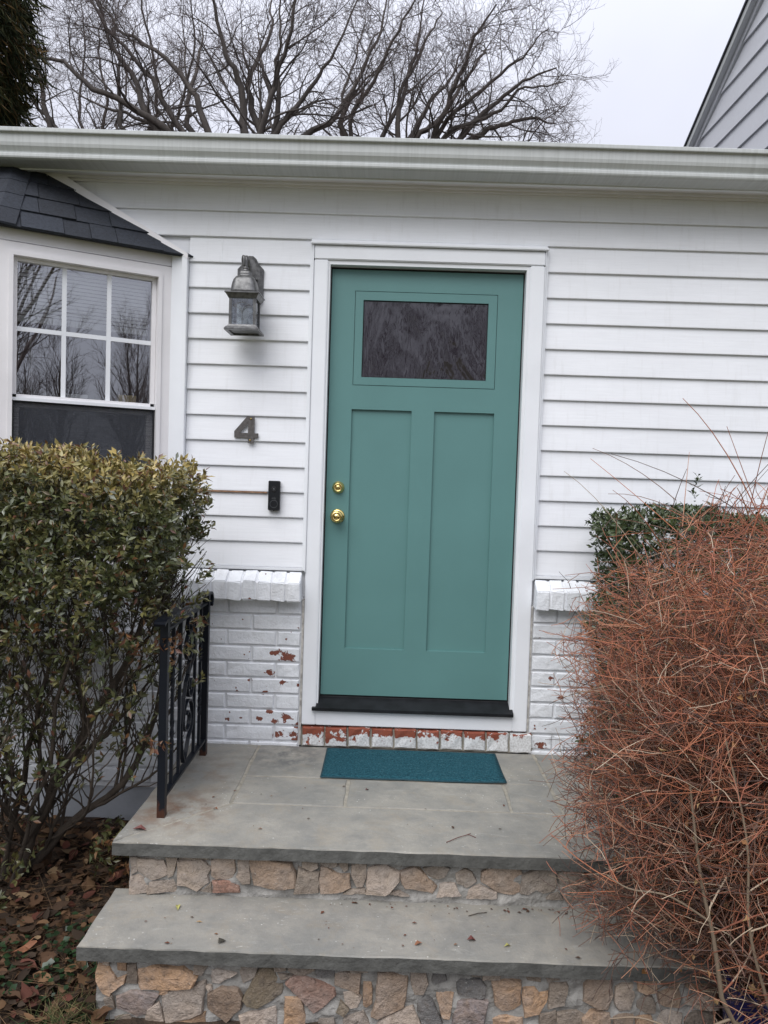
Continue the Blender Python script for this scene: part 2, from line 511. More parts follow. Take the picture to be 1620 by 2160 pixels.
def stone(name, a, bb):
    mt, t, b = nodes_of('fieldstone_'+name)
    v = pos(t)
    oi = N(t, 'ShaderNodeObjectInfo')
    off = N(t, 'ShaderNodeVectorMath', operation='SCALE'); off.inputs[0].default_value = (7, 3, 5); t.links.new(oi.outputs['Random'], off.inputs['Scale'])
    ad = N(t, 'ShaderNodeVectorMath', operation='ADD'); t.links.new(v, ad.inputs[0]); t.links.new(off.outputs[0], ad.inputs[1]); v = ad.outputs[0]
    n1 = noise(t, v, 14, 6, 0.65, 0.8); n2 = noise(t, v, 45, 6, 0.65); n3 = noise(t, v, 160, 4); n4 = noise(t, v, 6, 3)
    c = mixc(t, rng_(t, n1, 0.33, 0.68, 0, 1), a, bb)
    c = mixc(t, rng_(t, n4, 0.45, 0.7, 0, 0.5), c, (0.30, 0.28, 0.26))
    c = mixc(t, rng_(t, n2, 0.5, 0.72, 0, 0.7), c, (0.11, 0.09, 0.075))
    c = mixc(t, rng_(t, n3, 0.62, 0.75, 0, 0.55), c, (0.5, 0.46, 0.42))
    f = rng_(t, oi.outputs['Random'], 0, 1, 0.88, 1.28)
    vm = N(t, 'ShaderNodeVectorMath', operation='SCALE'); t.links.new(c, vm.inputs[0]); t.links.new(f, vm.inputs['Scale'])
    t.links.new(vm.outputs[0], b.inputs['Base Color']); b.inputs['Roughness'].default_value = 0.8
    bump(t, b, math_(t, 'ADD', math_(t, 'ADD', n1, math_(t, 'MULTIPLY', n2, 0.6)), math_(t, 'MULTIPLY', n3, 0.25)), 0.9, 0.016)
    return mt
STONE = {'t': stone('tan', (0.40, 0.32, 0.25), (0.35, 0.29, 0.245)), 'b': stone('brown', (0.22, 0.18, 0.145), (0.29, 0.235, 0.185)), 'n': stone('rust', (0.33, 0.235, 0.165), (0.27, 0.20, 0.15)),
         'o': stone('orange', (0.45, 0.28, 0.16), (0.38, 0.26, 0.18)), 'r': stone('red', (0.27, 0.15, 0.11), (0.31, 0.20, 0.155)), 'g': stone('dark', (0.085, 0.085, 0.085), (0.12, 0.115, 0.11)),
         'v': stone('violet', (0.23, 0.20, 0.20), (0.30, 0.22, 0.17)), 'm': stone('moss', (0.20, 0.165, 0.11), (0.26, 0.20, 0.14))}
MAT['riser_mortar'] = plain('grey_riser_mortar', (0.30, 0.29, 0.27), 0.9, var=0.35, vs=16, bs=45, bd=0.014, bst=0.8)

def glass(name, refl, tint=(0.75, 0.8, 0.82), wavy=0.0, rough=0.0):
    """window pane: see-through with a mirror coat"""
    mt = bpy.data.materials.new(name); mt.use_nodes = True
    t = mt.node_tree; t.nodes.clear()
    o = N(t, 'ShaderNodeOutputMaterial'); tr = N(t, 'ShaderNodeBsdfTransparent'); gl = N(t, 'ShaderNodeBsdfGlossy'); mx = N(t, 'ShaderNodeMixShader')
    tr.inputs[0].default_value = (*tint, 1); gl.inputs['Roughness'].default_value = rough; gl.inputs['Color'].default_value = (0.95, 0.96, 1, 1)
    fr = N(t, 'ShaderNodeFresnel', IOR=1.5)
    t.links.new(rng_(t, fr.outputs[0], 0.04, 1.0, refl, 1.0), mx.inputs[0])
    t.links.new(tr.outputs[0], mx.inputs[1]); t.links.new(gl.outputs[0], mx.inputs[2]); t.links.new(mx.outputs[0], o.inputs[0])
    if wavy:
        b = N(t, 'ShaderNodeBump', Strength=1.0, Distance=wavy)
        t.links.new(noise(t, pos(t, (1, 1, 0.35)), 9, 3, 0.5, 1.2), b.inputs['Height'])
        t.links.new(b.outputs[0], gl.inputs['Normal'])
    return mt
MAT['glass'] = glass('window_glass', 0.36, (0.9, 0.92, 0.93))
MAT['lampglass'] = glass('lantern_glass', 0.16, (0.82, 0.85, 0.86), 0.004)
def door_glass():
    mt, t, b = nodes_of('rippled_dark_glass')
    v = pos(t)
    b.inputs['Base Color'].default_value = (0.018, 0.014, 0.020, 1)
    b.inputs['Roughness'].default_value = 0.03
    b.inputs['IOR'].default_value = 1.8
    n1 = noise(t, pos(t, (1.2, 1, 0.5)), 3.4, 3, 0.5, 1.2); n2 = noise(t, pos(t, (1, 1, 0.15)), 22, 3, 0.5, 1.0)
    bump(t, b, math_(t, 'ADD', n1, math_(t, 'MULTIPLY', n2, 0.12)), 1.0, 0.036)
    return mt
MAT['doorglass'] = door_glass()
def screen():
    mt = bpy.data.materials.new('insect_screen'); mt.use_nodes = True
    t = mt.node_tree; t.nodes.clear()
    o = N(t, 'ShaderNodeOutputMaterial'); tr = N(t, 'ShaderNodeBsdfTransparent'); df = N(t, 'ShaderNodeBsdfDiffuse'); mx = N(t, 'ShaderNodeMixShader')
    v = pos(t)
    n = noise(t, pos(t, (4, 4, 160)), 4, 3)
    df.inputs['Color'].default_value = (0.075, 0.08, 0.092, 1)
    t.links.new(rng_(t, n, 0.3, 0.7, 0.28, 0.62), mx.inputs[0]); t.links.new(tr.outputs[0], mx.inputs[1]); t.links.new(df.outputs[0], mx.inputs[2]); t.links.new(mx.outputs[0], o.inputs[0])
    return mt
MAT['screen'] = screen()
MAT['room'] = plain('room_paint', (0.22, 0.22, 0.22), 0.8, var=0.1)
MAT['blind'] = plain('white_blind', (0.80, 0.81, 0.80), 0.5, var=0.03)
MAT['cream'] = plain('cream_sponge', (0.75, 0.60, 0.32), 0.8, var=0.1, vs=40)

def mat_mat():
    mt, t, b = nodes_of('teal_doormat_pile')
    v = pos(t)
    n1 = noise(t, v, 130, 4, 0.7); n2 = noise(t, v, 60, 4, 0.6); n3 = noise(t, v, 6, 3)
    c = mixc(t, rng_(t, n1, 0.35, 0.7, 0, 1), (0.003, 0.03, 0.048), (0.04, 0.15, 0.185))
    c = mixc(t, rng_(t, n3, 0.4, 0.7, 0, 0.35), c, (0.02, 0.09, 0.12))
    c = mixc(t, rng_(t, n2, 0.58, 0.68, 0, 0.45), c, (0.07, 0.16, 0.185))
    c = mixc(t, rng_(t, n2, 0.42, 0.34, 0, 0.5), c, (0.004, 0.03, 0.045))
    t.links.new(c, b.inputs['Base Color']); b.inputs['Roughness'].default_value = 0.95; b.inputs['Specular IOR Level'].default_value = 0.15
    bump(t, b, math_(t, 'ADD', n1, math_(t, 'MULTIPLY', n2, 0.6)), 1.0, 0.006)
    return mt
MAT['mat'] = mat_mat()
MAT['matedge'] = plain('dark_mat_rubber', (0.010, 0.05, 0.066), 0.85, var=0.3, vs=90, bs=150, bd=0.004)

MAT['bark'] = plain('grey_bark', (0.085, 0.073, 0.066), 0.9, var=0.3, vs=12, bs=60, bd=0.01, bst=0.8, stretch=(1, 1, 0.3))
MAT['twig'] = plain('tree_twig', (0.105, 0.078, 0.072), 0.9, var=0.2, vs=3)
MAT['stem'] = plain('brown_stem', (0.06, 0.046, 0.034), 0.9, var=0.35, vs=20, bs=90, bd=0.006, bst=0.8)
MAT['leaf'] = colattr('hedge_leaf', 0.36, 0.6)
MAT['twigs'] = colattr('shrub_twig', 0.7, 0.3)
MAT['litter'] = colattr('leaf_litter', 0.8, 0.2)
MAT['needle'] = colattr('evergreen_spray', 0.75, 0.2)
def leaf_obj_mat(name, ramp, rough=0.42):
    mt, t, b = nodes_of(name)
    oi = N(t, 'ShaderNodeObjectInfo'); cr = N(t, 'ShaderNodeValToRGB')
    cr.color_ramp.elements[0].color = (*ramp[0], 1); cr.color_ramp.elements[1].color = (*ramp[-1], 1)
    for i, c in enumerate(ramp[1:-1]):
        e = cr.color_ramp.elements.new((i+1)/(len(ramp)-1)); e.color = (*c, 1)
    t.links.new(oi.outputs['Random'], cr.inputs[0]); t.links.new(cr.outputs[0], b.inputs['Base Color'])
    b.inputs['Roughness'].default_value = rough
    return mt
MAT['leafobj'] = leaf_obj_mat('single_hedge_leaf', [(0.075, 0.09, 0.03), (0.11, 0.12, 0.045), (0.16, 0.15, 0.055), (0.21, 0.18, 0.07), (0.17, 0.095, 0.05), (0.22, 0.23, 0.17)])
MAT['dryobj'] = leaf_obj_mat('dry_tan_leaf', [(0.30, 0.15, 0.055), (0.22, 0.10, 0.04), (0.36, 0.24, 0.11)], 0.7)
MAT['blueglaze'] = plain('dark_blue_glaze', (0.012, 0.014, 0.085), 0.25, var=0.15)
RISER_UPPER = [('t', [(-0.561, -0.297), (-0.539, -0.3), (-0.537, -0.351), (-0.558, -0.365)]), ('t', [(-0.537, -0.305), (-0.446, -0.308), (-0.437, -0.33), (-0.433, -0.358), (-0.462, -0.372), (-0.487, -0.382), (-0.51, -0.365), (-0.534, -0.354)]), ('b', [(-0.439, -0.298), (-0.397, -0.297), (-0.4, -0.325), (-0.41, -0.356), (-0.427, -0.369), (-0.432, -0.337)]), ('t', [(-0.56, -0.372), (-0.532, -0.362), (-0.495, -0.385), (-0.5, -0.423), (-0.562, -0.429)]), ('t', [(-0.491, -0.389), (-0.41, -0.374), (-0.398, -0.419), (-0.498, -0.427)]), ('t', [(-0.395, -0.31), (-0.312, -0.303), (-0.278, -0.332), (-0.292, -0.359), (-0.284, -0.381), (-0.324, -0.411), (-0.362, -0.393), (-0.393, -0.391)]), ('b', [(-0.317, -0.413), (-0.277, -0.381), (-0.274, -0.419)]), ('n', [(-0.275, -0.298), (-0.253, -0.288), (-0.198, -0.29), (-0.195, -0.342), (-0.207, -0.367), (-0.259, -0.369), (-0.274, -0.358)]), ('t', [(-0.185, -0.295), (-0.144, -0.293), (-0.142, -0.38), (-0.166, -0.383), (-0.187, -0.357), (-0.182, -0.338)]), ('n', [(-0.141, -0.291), (-0.087, -0.286), (-0.054, -0.296), (-0.002, -0.299), (0.015, -0.333), (0.013, -0.386), (-0.022, -0.394), (-0.066, -0.392), (-0.124, -0.383), (-0.136, -0.334)]), ('r', [(-0.271, -0.377), (-0.214, -0.373), (-0.181, -0.391), (-0.178, -0.415), (-0.269, -0.416)]), ('b', [(-0.39, -0.291), (-0.29, -0.282), (-0.29, -0.297), (-0.393, -0.306)]), ('b', [(0.028, -0.313), (0.059, -0.331), (0.1, -0.332), (0.1, -0.403), (0.015, -0.408), (0.025, -0.349)]), ('b', [(0.04, -0.281), (0.093, -0.277), (0.097, -0.313), (0.072, -0.329), (0.042, -0.315)]), ('b', [(0.102, -0.277), (0.155, -0.275), (0.163, -0.303), (0.142, -0.313), (0.105, -0.303)]), ('b', [(0.168, -0.275), (0.2, -0.285), (0.202, -0.317), (0.19, -0.325), (0.169, -0.303)]), ('n', [(0.107, -0.312), (0.127, -0.315), (0.164, -0.333), (0.205, -0.333), (0.21, -0.377), (0.166, -0.399), (0.109, -0.405), (0.103, -0.373)]), ('t', [(0.215, -0.297), (0.244, -0.285), (0.266, -0.295), (0.266, -0.344), (0.254, -0.379), (0.234, -0.378), (0.214, -0.335)]), ('t', [(0.272, -0.31), (0.332, -0.293), (0.381, -0.32), (0.382, -0.351), (0.35, -0.39), (0.336, -0.402), (0.27, -0.401)]), ('n', [(0.387, -0.319), (0.439, -0.297), (0.473, -0.326), (0.511, -0.366), (0.498, -0.391), (0.442, -0.381), (0.405, -0.379), (0.39, -0.359)]), ('b', [(0.465, -0.303), (0.527, -0.286), (0.555, -0.3), (0.543, -0.331), (0.518, -0.341), (0.488, -0.334)]), ('b', [(0.21, -0.388), (0.262, -0.384), (0.266, -0.403), (0.189, -0.404)]), ('t', [(0.35, -0.396), (0.383, -0.388), (0.417, -0.404), (0.343, -0.406)]), ('t', [(0.526, -0.361), (0.577, -0.356), (0.601, -0.4), (0.516, -0.403)]), ('b', [(0.578, -0.316), (0.612, -0.3), (0.636, -0.314), (0.65, -0.344), (0.618, -0.366), (0.584, -0.35)]), ('n', [(0.673, -0.309), (0.7, -0.287), (0.739, -0.275), (0.784, -0.279), (0.811, -0.312), (0.806, -0.376), (0.784, -0.39), (0.729, -0.378), (0.687, -0.348), (0.67, -0.339)]), ('b', [(0.813, -0.315), (0.85, -0.297), (0.927, -0.292), (0.931, -0.349), (0.919, -0.368), (0.887, -0.376), (0.861, -0.366), (0.832, -0.38), (0.808, -0.379)]), ('b', [(0.816, -0.27), (0.853, -0.269), (0.856, -0.289), (0.817, -0.291)]), ('b', [(0.864, -0.268), (0.915, -0.267), (0.916, -0.287), (0.865, -0.291)]), ('t', [(0.624, -0.375), (0.665, -0.356), (0.721, -0.377), (0.722, -0.401), (0.62, -0.409)]), ('b', [(0.938, -0.296), (1.019, -0.285), (1.05, -0.337), (1.02, -0.402), (0.965, -0.4), (0.944, -0.352)]), ('b', [(0.909, -0.378), (0.94, -0.371), (0.958, -0.4), (0.899, -0.397)])]
RISER_LOWER = [('o', [(-0.573, -0.525), (-0.538, -0.527), (-0.522, -0.547), (-0.514, -0.564), (-0.487, -0.553), (-0.49, -0.577), (-0.53, -0.608), (-0.536, -0.618), (-0.557, -0.612), (-0.578, -0.57), (-0.58, -0.549)]), ('t', [(-0.563, -0.506), (-0.54, -0.506), (-0.541, -0.523), (-0.561, -0.522)]), ('o', [(-0.513, -0.511), (-0.483, -0.51), (-0.486, -0.542), (-0.511, -0.536)]), ('b', [(-0.479, -0.516), (-0.451, -0.512), (-0.45, -0.581), (-0.482, -0.577)]), ('o', [(-0.446, -0.532), (-0.397, -0.52), (-0.307, -0.522), (-0.262, -0.55), (-0.275, -0.576), (-0.322, -0.588), (-0.436, -0.599), (-0.445, -0.586)]), ('o', [(-0.379, -0.593), (-0.352, -0.593), (-0.352, -0.611), (-0.379, -0.612)]), ('v', [(-0.513, -0.626), (-0.469, -0.602), (-0.382, -0.614), (-0.395, -0.642), (-0.414, -0.678), (-0.448, -0.688), (-0.472, -0.676), (-0.512, -0.661)]), ('t', [(-0.368, -0.617), (-0.319, -0.593), (-0.235, -0.566), (-0.24, -0.661), (-0.276, -0.679), (-0.353, -0.7), (-0.364, -0.652)]), ('t', [(-0.224, -0.527), (-0.196, -0.521), (-0.134, -0.534), (-0.185, -0.566), (-0.208, -0.565)]), ('b', [(-0.126, -0.508), (-0.066, -0.508), (-0.075, -0.541), (-0.111, -0.563), (-0.122, -0.532)]), ('n', [(-0.221, -0.605), (-0.178, -0.579), (-0.127, -0.584), (-0.114, -0.608), (-0.116, -0.642), (-0.162, -0.698), (-0.223, -0.653)]), ('t', [(-0.413, -0.66), (-0.378, -0.635), (-0.368, -0.655), (-0.357, -0.703), (-0.424, -0.708)]), ('o', [(-0.322, -0.693), (-0.273, -0.685), (-0.231, -0.664), (-0.227, -0.705), (-0.326, -0.709)]), ('t', [(-0.232, -0.581), (-0.211, -0.577), (-0.209, -0.594), (-0.223, -0.601)]), ('b', [(-0.515, -0.688), (-0.471, -0.683), (-0.461, -0.714), (-0.515, -0.716)]), ('b', [(-0.553, -0.628), (-0.53, -0.618), (-0.519, -0.664), (-0.546, -0.672)]), ('b', [(-0.267, -0.503), (-0.216, -0.503), (-0.242, -0.542), (-0.268, -0.538)]), ('m', [(-0.075, -0.544), (-0.049, -0.502), (-0.019, -0.518), (0.006, -0.552), (0.016, -0.558), (0.01, -0.596), (-0.062, -0.639), (-0.096, -0.628), (-0.107, -0.611)]), ('b', [(-0.019, -0.503), (0.024, -0.496), (0.025, -0.519), (-0.012, -0.523)]), ('b', [(-0.005, -0.528), (0.045, -0.531), (0.009, -0.549)]), ('b', [(0.029, -0.497), (0.105, -0.493), (0.115, -0.515), (0.082, -0.532), (0.059, -0.534), (0.032, -0.521)]), ('g', [(0.116, -0.496), (0.176, -0.494), (0.178, -0.533), (0.121, -0.534)]), ('r', [(0.028, -0.558), (0.047, -0.538), (0.089, -0.535), (0.116, -0.548), (0.177, -0.571), (0.181, -0.597), (0.145, -0.633), (0.116, -0.654), (0.078, -0.611)]), ('n', [(0.181, -0.523), (0.262, -0.52), (0.258, -0.58), (0.231, -0.574), (0.182, -0.561)]), ('b', [(0.22, -0.494), (0.283, -0.493), (0.282, -0.512), (0.229, -0.518)]), ('t', [(0.208, -0.585), (0.243, -0.577), (0.267, -0.597), (0.256, -0.628), (0.234, -0.634), (0.215, -0.616)]), ('m', [(0.2, -0.614), (0.229, -0.638), (0.21, -0.661), (0.188, -0.652)]), ('o', [(0.272, -0.549), (0.297, -0.546), (0.301, -0.616), (0.284, -0.631), (0.274, -0.621)]), ('n', [(0.317, -0.513), (0.41, -0.526), (0.408, -0.581), (0.4, -0.627), (0.337, -0.655), (0.32, -0.661), (0.302, -0.651), (0.315, -0.599)]), ('t', [(0.329, -0.667), (0.387, -0.639), (0.43, -0.622), (0.455, -0.68), (0.321, -0.685)]), ('o', [(0.024, -0.606), (0.074, -0.608), (0.089, -0.662), (0.09, -0.693), (0.023, -0.696)]), ('t', [(-0.082, -0.658), (-0.009, -0.64), (-0.001, -0.697), (-0.111, -0.701), (-0.119, -0.67)]), ('t', [(0.419, -0.492), (0.462, -0.494), (0.477, -0.544), (0.462, -0.579), (0.433, -0.582), (0.422, -0.54)]), ('b', [(0.133, -0.676), (0.18, -0.668), (0.187, -0.693), (0.13, -0.695)]), ('t', [(0.214, -0.672), (0.273, -0.636), (0.294, -0.686), (0.211, -0.692)]), ('g', [(0.494, -0.489), (0.525, -0.488), (0.535, -0.53), (0.494, -0.542), (0.487, -0.537)]), ('g', [(0.449, -0.604), (0.472, -0.586), (0.492, -0.599), (0.525, -0.674), (0.462, -0.679), (0.445, -0.635)]), ('o', [(0.503, -0.564), (0.511, -0.559), (0.558, -0.576), (0.548, -0.652), (0.524, -0.65), (0.506, -0.592)]), ('g', [(0.57, -0.538), (0.583, -0.525), (0.64, -0.523), (0.661, -0.548), (0.659, -0.576), (0.642, -0.583), (0.575, -0.575)]), ('t', [(0.649, -0.49), (0.712, -0.489), (0.703, -0.524), (0.65, -0.525)]), ('o', [(0.68, -0.533), (0.717, -0.525), (0.77, -0.53), (0.772, -0.602), (0.751, -0.619), (0.714, -0.623), (0.693, -0.602)]), ('o', [(0.781, -0.55), (0.814, -0.542), (0.828, -0.559), (0.858, -0.558), (0.855, -0.592), (0.833, -0.631), (0.788, -0.64), (0.78, -0.592)]), ('b', [(0.864, -0.53), (0.913, -0.521), (0.921, -0.538), (0.91, -0.594), (0.86, -0.609), (0.862, -0.561)]), ('b', [(0.841, -0.493), (0.892, -0.493), (0.893, -0.515), (0.857, -0.525)]), ('v', [(0.576, -0.601), (0.642, -0.588), (0.668, -0.594), (0.664, -0.627), (0.656, -0.672), (0.559, -0.676), (0.564, -0.631)]), ('b', [(0.835, -0.634), (0.884, -0.617), (0.886, -0.664), (0.836, -0.665)]), ('b', [(0.891, -0.625), (0.951, -0.616), (0.978, -0.629), (0.979, -0.66), (0.893, -0.663)]), ('g', [(0.562, -0.488), (0.605, -0.486), (0.604, -0.5), (0.562, -0.5)]), ('b', [(0.612, -0.488), (0.644, -0.489), (0.643, -0.518), (0.615, -0.515)]), ('o', [(0.688, -0.649), (0.731, -0.64), (0.778, -0.642), (0.779, -0.668), (0.686, -0.671)]), ('b', [(0.787, -0.499), (0.832, -0.494), (0.835, -0.524), (0.792, -0.522)])]
LIMBS_A = [[(-2.61, 6.56), (-2.83, 7.81), (-3.01, 8.87), (-3.29, 9.6), (-3.6, 10.78)], [(-2.56, 6.56), (-2.68, 7.81), (-2.54, 8.74), (-2.97, 9.88), (-3.18, 10.97)], [(-2.51, 6.56), (-2.4, 7.82), (-2.05, 8.8), (-1.6, 9.74), (-0.97, 10.76)], [(-2.46, 6.56), (-2.16, 7.83), (-1.66, 8.49), (-1.11, 9.29), (-0.44, 10.5)], [(-2.65, 6.51), (-3.54, 7.79), (-3.93, 8.56), (-4.61, 9.19), (-5.38, 9.81), (-6.05, 10.53)], [(-2.65, 6.46), (-4.01, 7.87), (-4.6, 8.82), (-5.28, 9.63), (-5.96, 10.71)], [(-2.7, 6.46), (-4.49, 7.85), (-4.89, 8.91), (-5.47, 9.81), (-5.96, 10.9)], [(-2.7, 6.46), (-3.44, 7.74), (-4.59, 8.27), (-5.74, 8.79), (-6.98, 9.59)], [(-2.74, 6.41), (-4.39, 7.86), (-5.54, 8.33), (-6.5, 8.95), (-7.36, 9.21)], [(-2.46, 6.56), (-2.26, 7.78), (-2.21, 8.71), (-2.18, 9.54), (-2.05, 10.82)], [(-2.74, 6.37), (-4.86, 7.61), (-5.82, 8.05), (-6.68, 8.3), (-7.25, 8.47)], [(-2.65, 6.46), (-3.82, 7.83), (-4.13, 8.74), (-4.2, 9.85), (-4.36, 10.85)], [(-2.51, 6.51), (-2.02, 7.69), (-1.18, 8.37), (-0.74, 9.39), (-0.22, 10.69)], [(-2.56, 6.51), (-2.49, 7.77), (-2.81, 9.06), (-2.45, 9.99), (-2.39, 11.0)], [(-2.74, 6.37), (-5.05, 7.51), (-5.5, 8.7), (-5.61, 9.81), (-5.87, 10.9)]]
LIMBS_B = [[(0.4, 6.98), (0.41, 8.4), (0.55, 9.42), (0.7, 10.44), (0.91, 11.85)], [(0.4, 6.98), (0.51, 8.41), (1.05, 9.44), (1.48, 10.31), (1.76, 11.17)], [(0.45, 6.98), (0.98, 8.42), (1.88, 9.31), (2.58, 9.94), (3.18, 10.3)], [(0.51, 6.93), (1.81, 8.42), (2.52, 8.82), (3.33, 9.1), (3.95, 9.12)], [(0.45, 6.98), (1.08, 8.39), (1.47, 9.04), (1.85, 9.91), (2.34, 10.63)], [(0.35, 6.97), (-0.16, 8.44), (0.32, 9.52), (0.94, 10.85), (1.27, 11.76)], [(0.35, 6.97), (-0.79, 8.47), (-0.3, 9.4), (0.29, 10.32), (0.82, 11.34)], [(0.51, 6.88), (1.91, 8.4), (2.73, 8.62), (3.45, 8.8), (4.16, 8.59)], [(0.35, 6.97), (-0.89, 8.47), (-0.61, 9.39), (-0.23, 10.51), (0.09, 11.82)], [(0.35, 6.97), (-1.0, 8.47), (-1.08, 9.58), (-0.91, 10.79), (-0.87, 11.9)], [(0.4, 6.98), (0.67, 8.41), (1.16, 9.04), (1.94, 10.42), (2.12, 10.98)], [(0.51, 6.88), (1.5, 8.33), (2.29, 9.22), (3.0, 9.59), (3.66, 9.82)], [(0.46, 6.93), (1.19, 8.4), (2.2, 8.84), (2.91, 9.24), (3.73, 9.36)]]
LIMBS_C = [[(-8.0, 8.18), (-8.27, 9.77), (-8.41, 10.87), (-8.37, 12.09), (-8.45, 13.54)], [(-8.0, 8.18), (-7.58, 9.86), (-7.47, 10.9), (-7.62, 11.87), (-7.33, 13.33)], [(-8.06, 8.18), (-8.9, 9.88), (-9.04, 11.1), (-9.37, 12.19), (-9.57, 13.27)], [(-8.0, 8.18), (-8.65, 9.76), (-9.16, 10.48), (-9.67, 10.96), (-10.17, 11.43)], [(-7.93, 8.18), (-7.14, 9.68), (-7.0, 10.42), (-6.8, 11.53), (-6.57, 12.87)], [(-7.87, 8.19), (-6.51, 9.58), (-6.15, 10.33), (-6.11, 11.55), (-6.33, 13.12)], [(-7.87, 8.19), (-6.13, 9.47), (-5.27, 10.23), (-4.8, 11.59), (-4.95, 12.92)]]

# ================================================================ the setting
def gz(x, y):
    return -0.62 + 0.06*np.clip(y, -4.5, 0.0)

def nonuni(a, b, lo, hi, step):
    mid = np.arange(lo, hi+1e-6, step)
    l = lo - np.geomspace(0.3, lo-a, 16); r = hi + np.geomspace(0.3, b-hi, 16)
    return np.concatenate([l[::-1], mid, r])
gx = nonuni(-400, 400, -2.6, 3.0, 0.05); gy = nonuni(-400, 400, -3.2, 0.2, 0.05)
GX, GY = np.meshgrid(gx, gy)
bmp = (np.sin(GX*9.1+GY*4.0)*np.sin(GY*7.7-GX*3.1)*0.010 + np.sin(GX*23+1.0)*np.sin(GY*21+GX*5)*0.006)
near = np.clip(1-np.maximum(np.abs(GX)-3, 0)/2, 0, 1)*np.clip(1-np.maximum(np.abs(GY+1.5)-2.5, 0)/2, 0, 1)
GZ = gz(GX, GY) + bmp*near
nx, ny = len(gx), len(gy)
ii = np.arange(ny-1)[:, None]*nx + np.arange(nx-1)[None, :]
Fg = np.stack([ii, ii+1, ii+nx+1, ii+nx], -1).reshape(-1, 4)
me = mesh_np('ground', np.stack([GX, GY, GZ], -1).reshape(-1, 3), Fg); smooth(me)
def ground_mat():
    mt, t, b = nodes_of('soil_and_winter_lawn')
    v = pos(t)
    sp = N(t, 'ShaderNodeSeparateXYZ'); t.links.new(v, sp.inputs[0])
    n1 = noise(t, v, 18, 6); n2 = noise(t, v, 1.2, 4); n3 = noise(t, v, 90, 4)
    soil = mixc(t, rng_(t, n1, 0.3, 0.7, 0, 1), (0.03, 0.02, 0.013), (0.075, 0.048, 0.03))
    lawn = mixc(t, rng_(t, n2, 0.3, 0.7, 0, 1), (0.06, 0.075, 0.025), (0.13, 0.11, 0.05))
    bed = rng_(t, math_(t, 'ADD', sp.outputs['Y'], math_(t, 'MULTIPLY', n2, 0.5)), -2.0, -1.6, 1, 0)
    t.links.new(mixc(t, bed, soil, lawn), b.inputs['Base Color']); b.inputs['Roughness'].default_value = 0.95
    bump(t, b, math_(t, 'ADD', n1, n3), 0.8, 0.02)
    return mt
tag(obj('ground', me, ground_mat(), recenter=False), kind='structure')

# ================================================================ the house
house = empty('house', (0.45, 0.3, -0.62))
tag(house, 'low white house front with lap siding, painted brick base and teal door', 'house')

# --- wall core behind the siding (structure of the wall, also keeps light out of the room)
wall = empty('wall', (0.45, 0.0, -0.62), house)
g = G()
g.box(-0.735, -0.012, -0.010, 0.14, -0.44, 2.46)
g.box(0.916, 2.99, -0.010, 0.14, -0.44, 2.46)
g.box(-0.012, 0.916, -0.010, 0.14, 2.05, 2.46)
g.box(-0.012, 0.916, 0.0, 0.14, -0.44, -0.06)
g.box(-4.0, -0.735, -0.010, 0.14, -0.44, 0.60)
g.box(-4.0, -0.735, -0.010, 0.14, 2.04, 2.46)
g.box(-4.0, -2.9, -0.010, 0.14, 0.60, 2.04)
obj('sheathing', g.mesh('sheathing'), MAT['siding'], wall)
g = G()
g.box(-4.0, 2.99, -0.036, 0.2, -0.9, -0.461)
obj('foundation', g.mesh('foundation'), MAT['foundation'], wall)

# --- lap siding, one plank per course and run
siding = empty('siding', (0.45, -0.02, 0.6), house)
PITCH = 0.1182
def plank(x0, x1, z0, z1=None, lip=0.0):
    z1 = z0+PITCH if z1 is None else z1
    yb = -0.033; yt = -0.0210
    k = (z1-z0)/PITCH
    yt = yb+(yt-yb)*k
    c = 0.0035
    prof = [(yb+0.016, z0), (yb+0.002, z0), (yb, z0+0.002), (yb, z0+c*2), (yt, z1+0.004), (yt+0.006, z1+0.004)]
    g = G(); n = len(prof)
    g.prism(prof, lambda p, d: (d, p[0], p[1]), x0, x1)
    me = g.mesh('siding_plank')
    return obj('siding_plank', me, MAT['siding'], siding)
Z0 = 0.617
for k in range(15):
    z = Z0+PITCH*k
    if k <= 12:
        if k == 12:
            plank(-0.5100, -0.098, z); plank(-0.664, -0.5104, z)
            plank(1.004, 2.985, z)
        else:
            plank(-0.664, -0.098, z)
            plank(1.004, 2.985, z)
    elif k == 13:
        plank(-3.9, -0.5121, z); plank(-0.5117, 2.985, z)
    else:
        plank(-3.9, 2.985, z, 2.385)
plank(-0.096, 1.002, 2.140, 2.1535)
# J channel strips round the door casing
g = G(); g.box(-0.098, -0.0855, -0.045, -0.010, 0.605, 2.14); obj('edge_strip', g.mesh('edge_strip'), MAT['trim'], siding)
g = G(); g.box(0.9935, 1.006, -0.045, -0.010, 0.600, 2.14); obj('edge_strip', g.mesh('edge_strip'), MAT['trim'], siding)
for x0, x1 in ((-0.66, -0.099), (1.007, 2.98)):
    g = G(); g.box(x0, x1, -0.040, -0.010, 0.603, 0.616); obj('starter_strip', g.mesh('starter_strip'), MAT['trim'], siding)
# bare wood showing along one lifted course
g = G(); g.box(-0.655, -0.275, -0.0337, -0.024, 0.9655, 0.9712); obj('bare_edge', g.mesh('bare_edge'), plain('bare_rusty_edge', (0.30, 0.17, 0.10), 0.8, var=0.6, vs=30), siding)
# frieze under the soffit
g = G(); g.box(-3.9, 2.985, -0.040, -0.010, 2.387, 2.435); obj('frieze_board', g.mesh('frieze_board'), MAT['warmtrim'], siding)

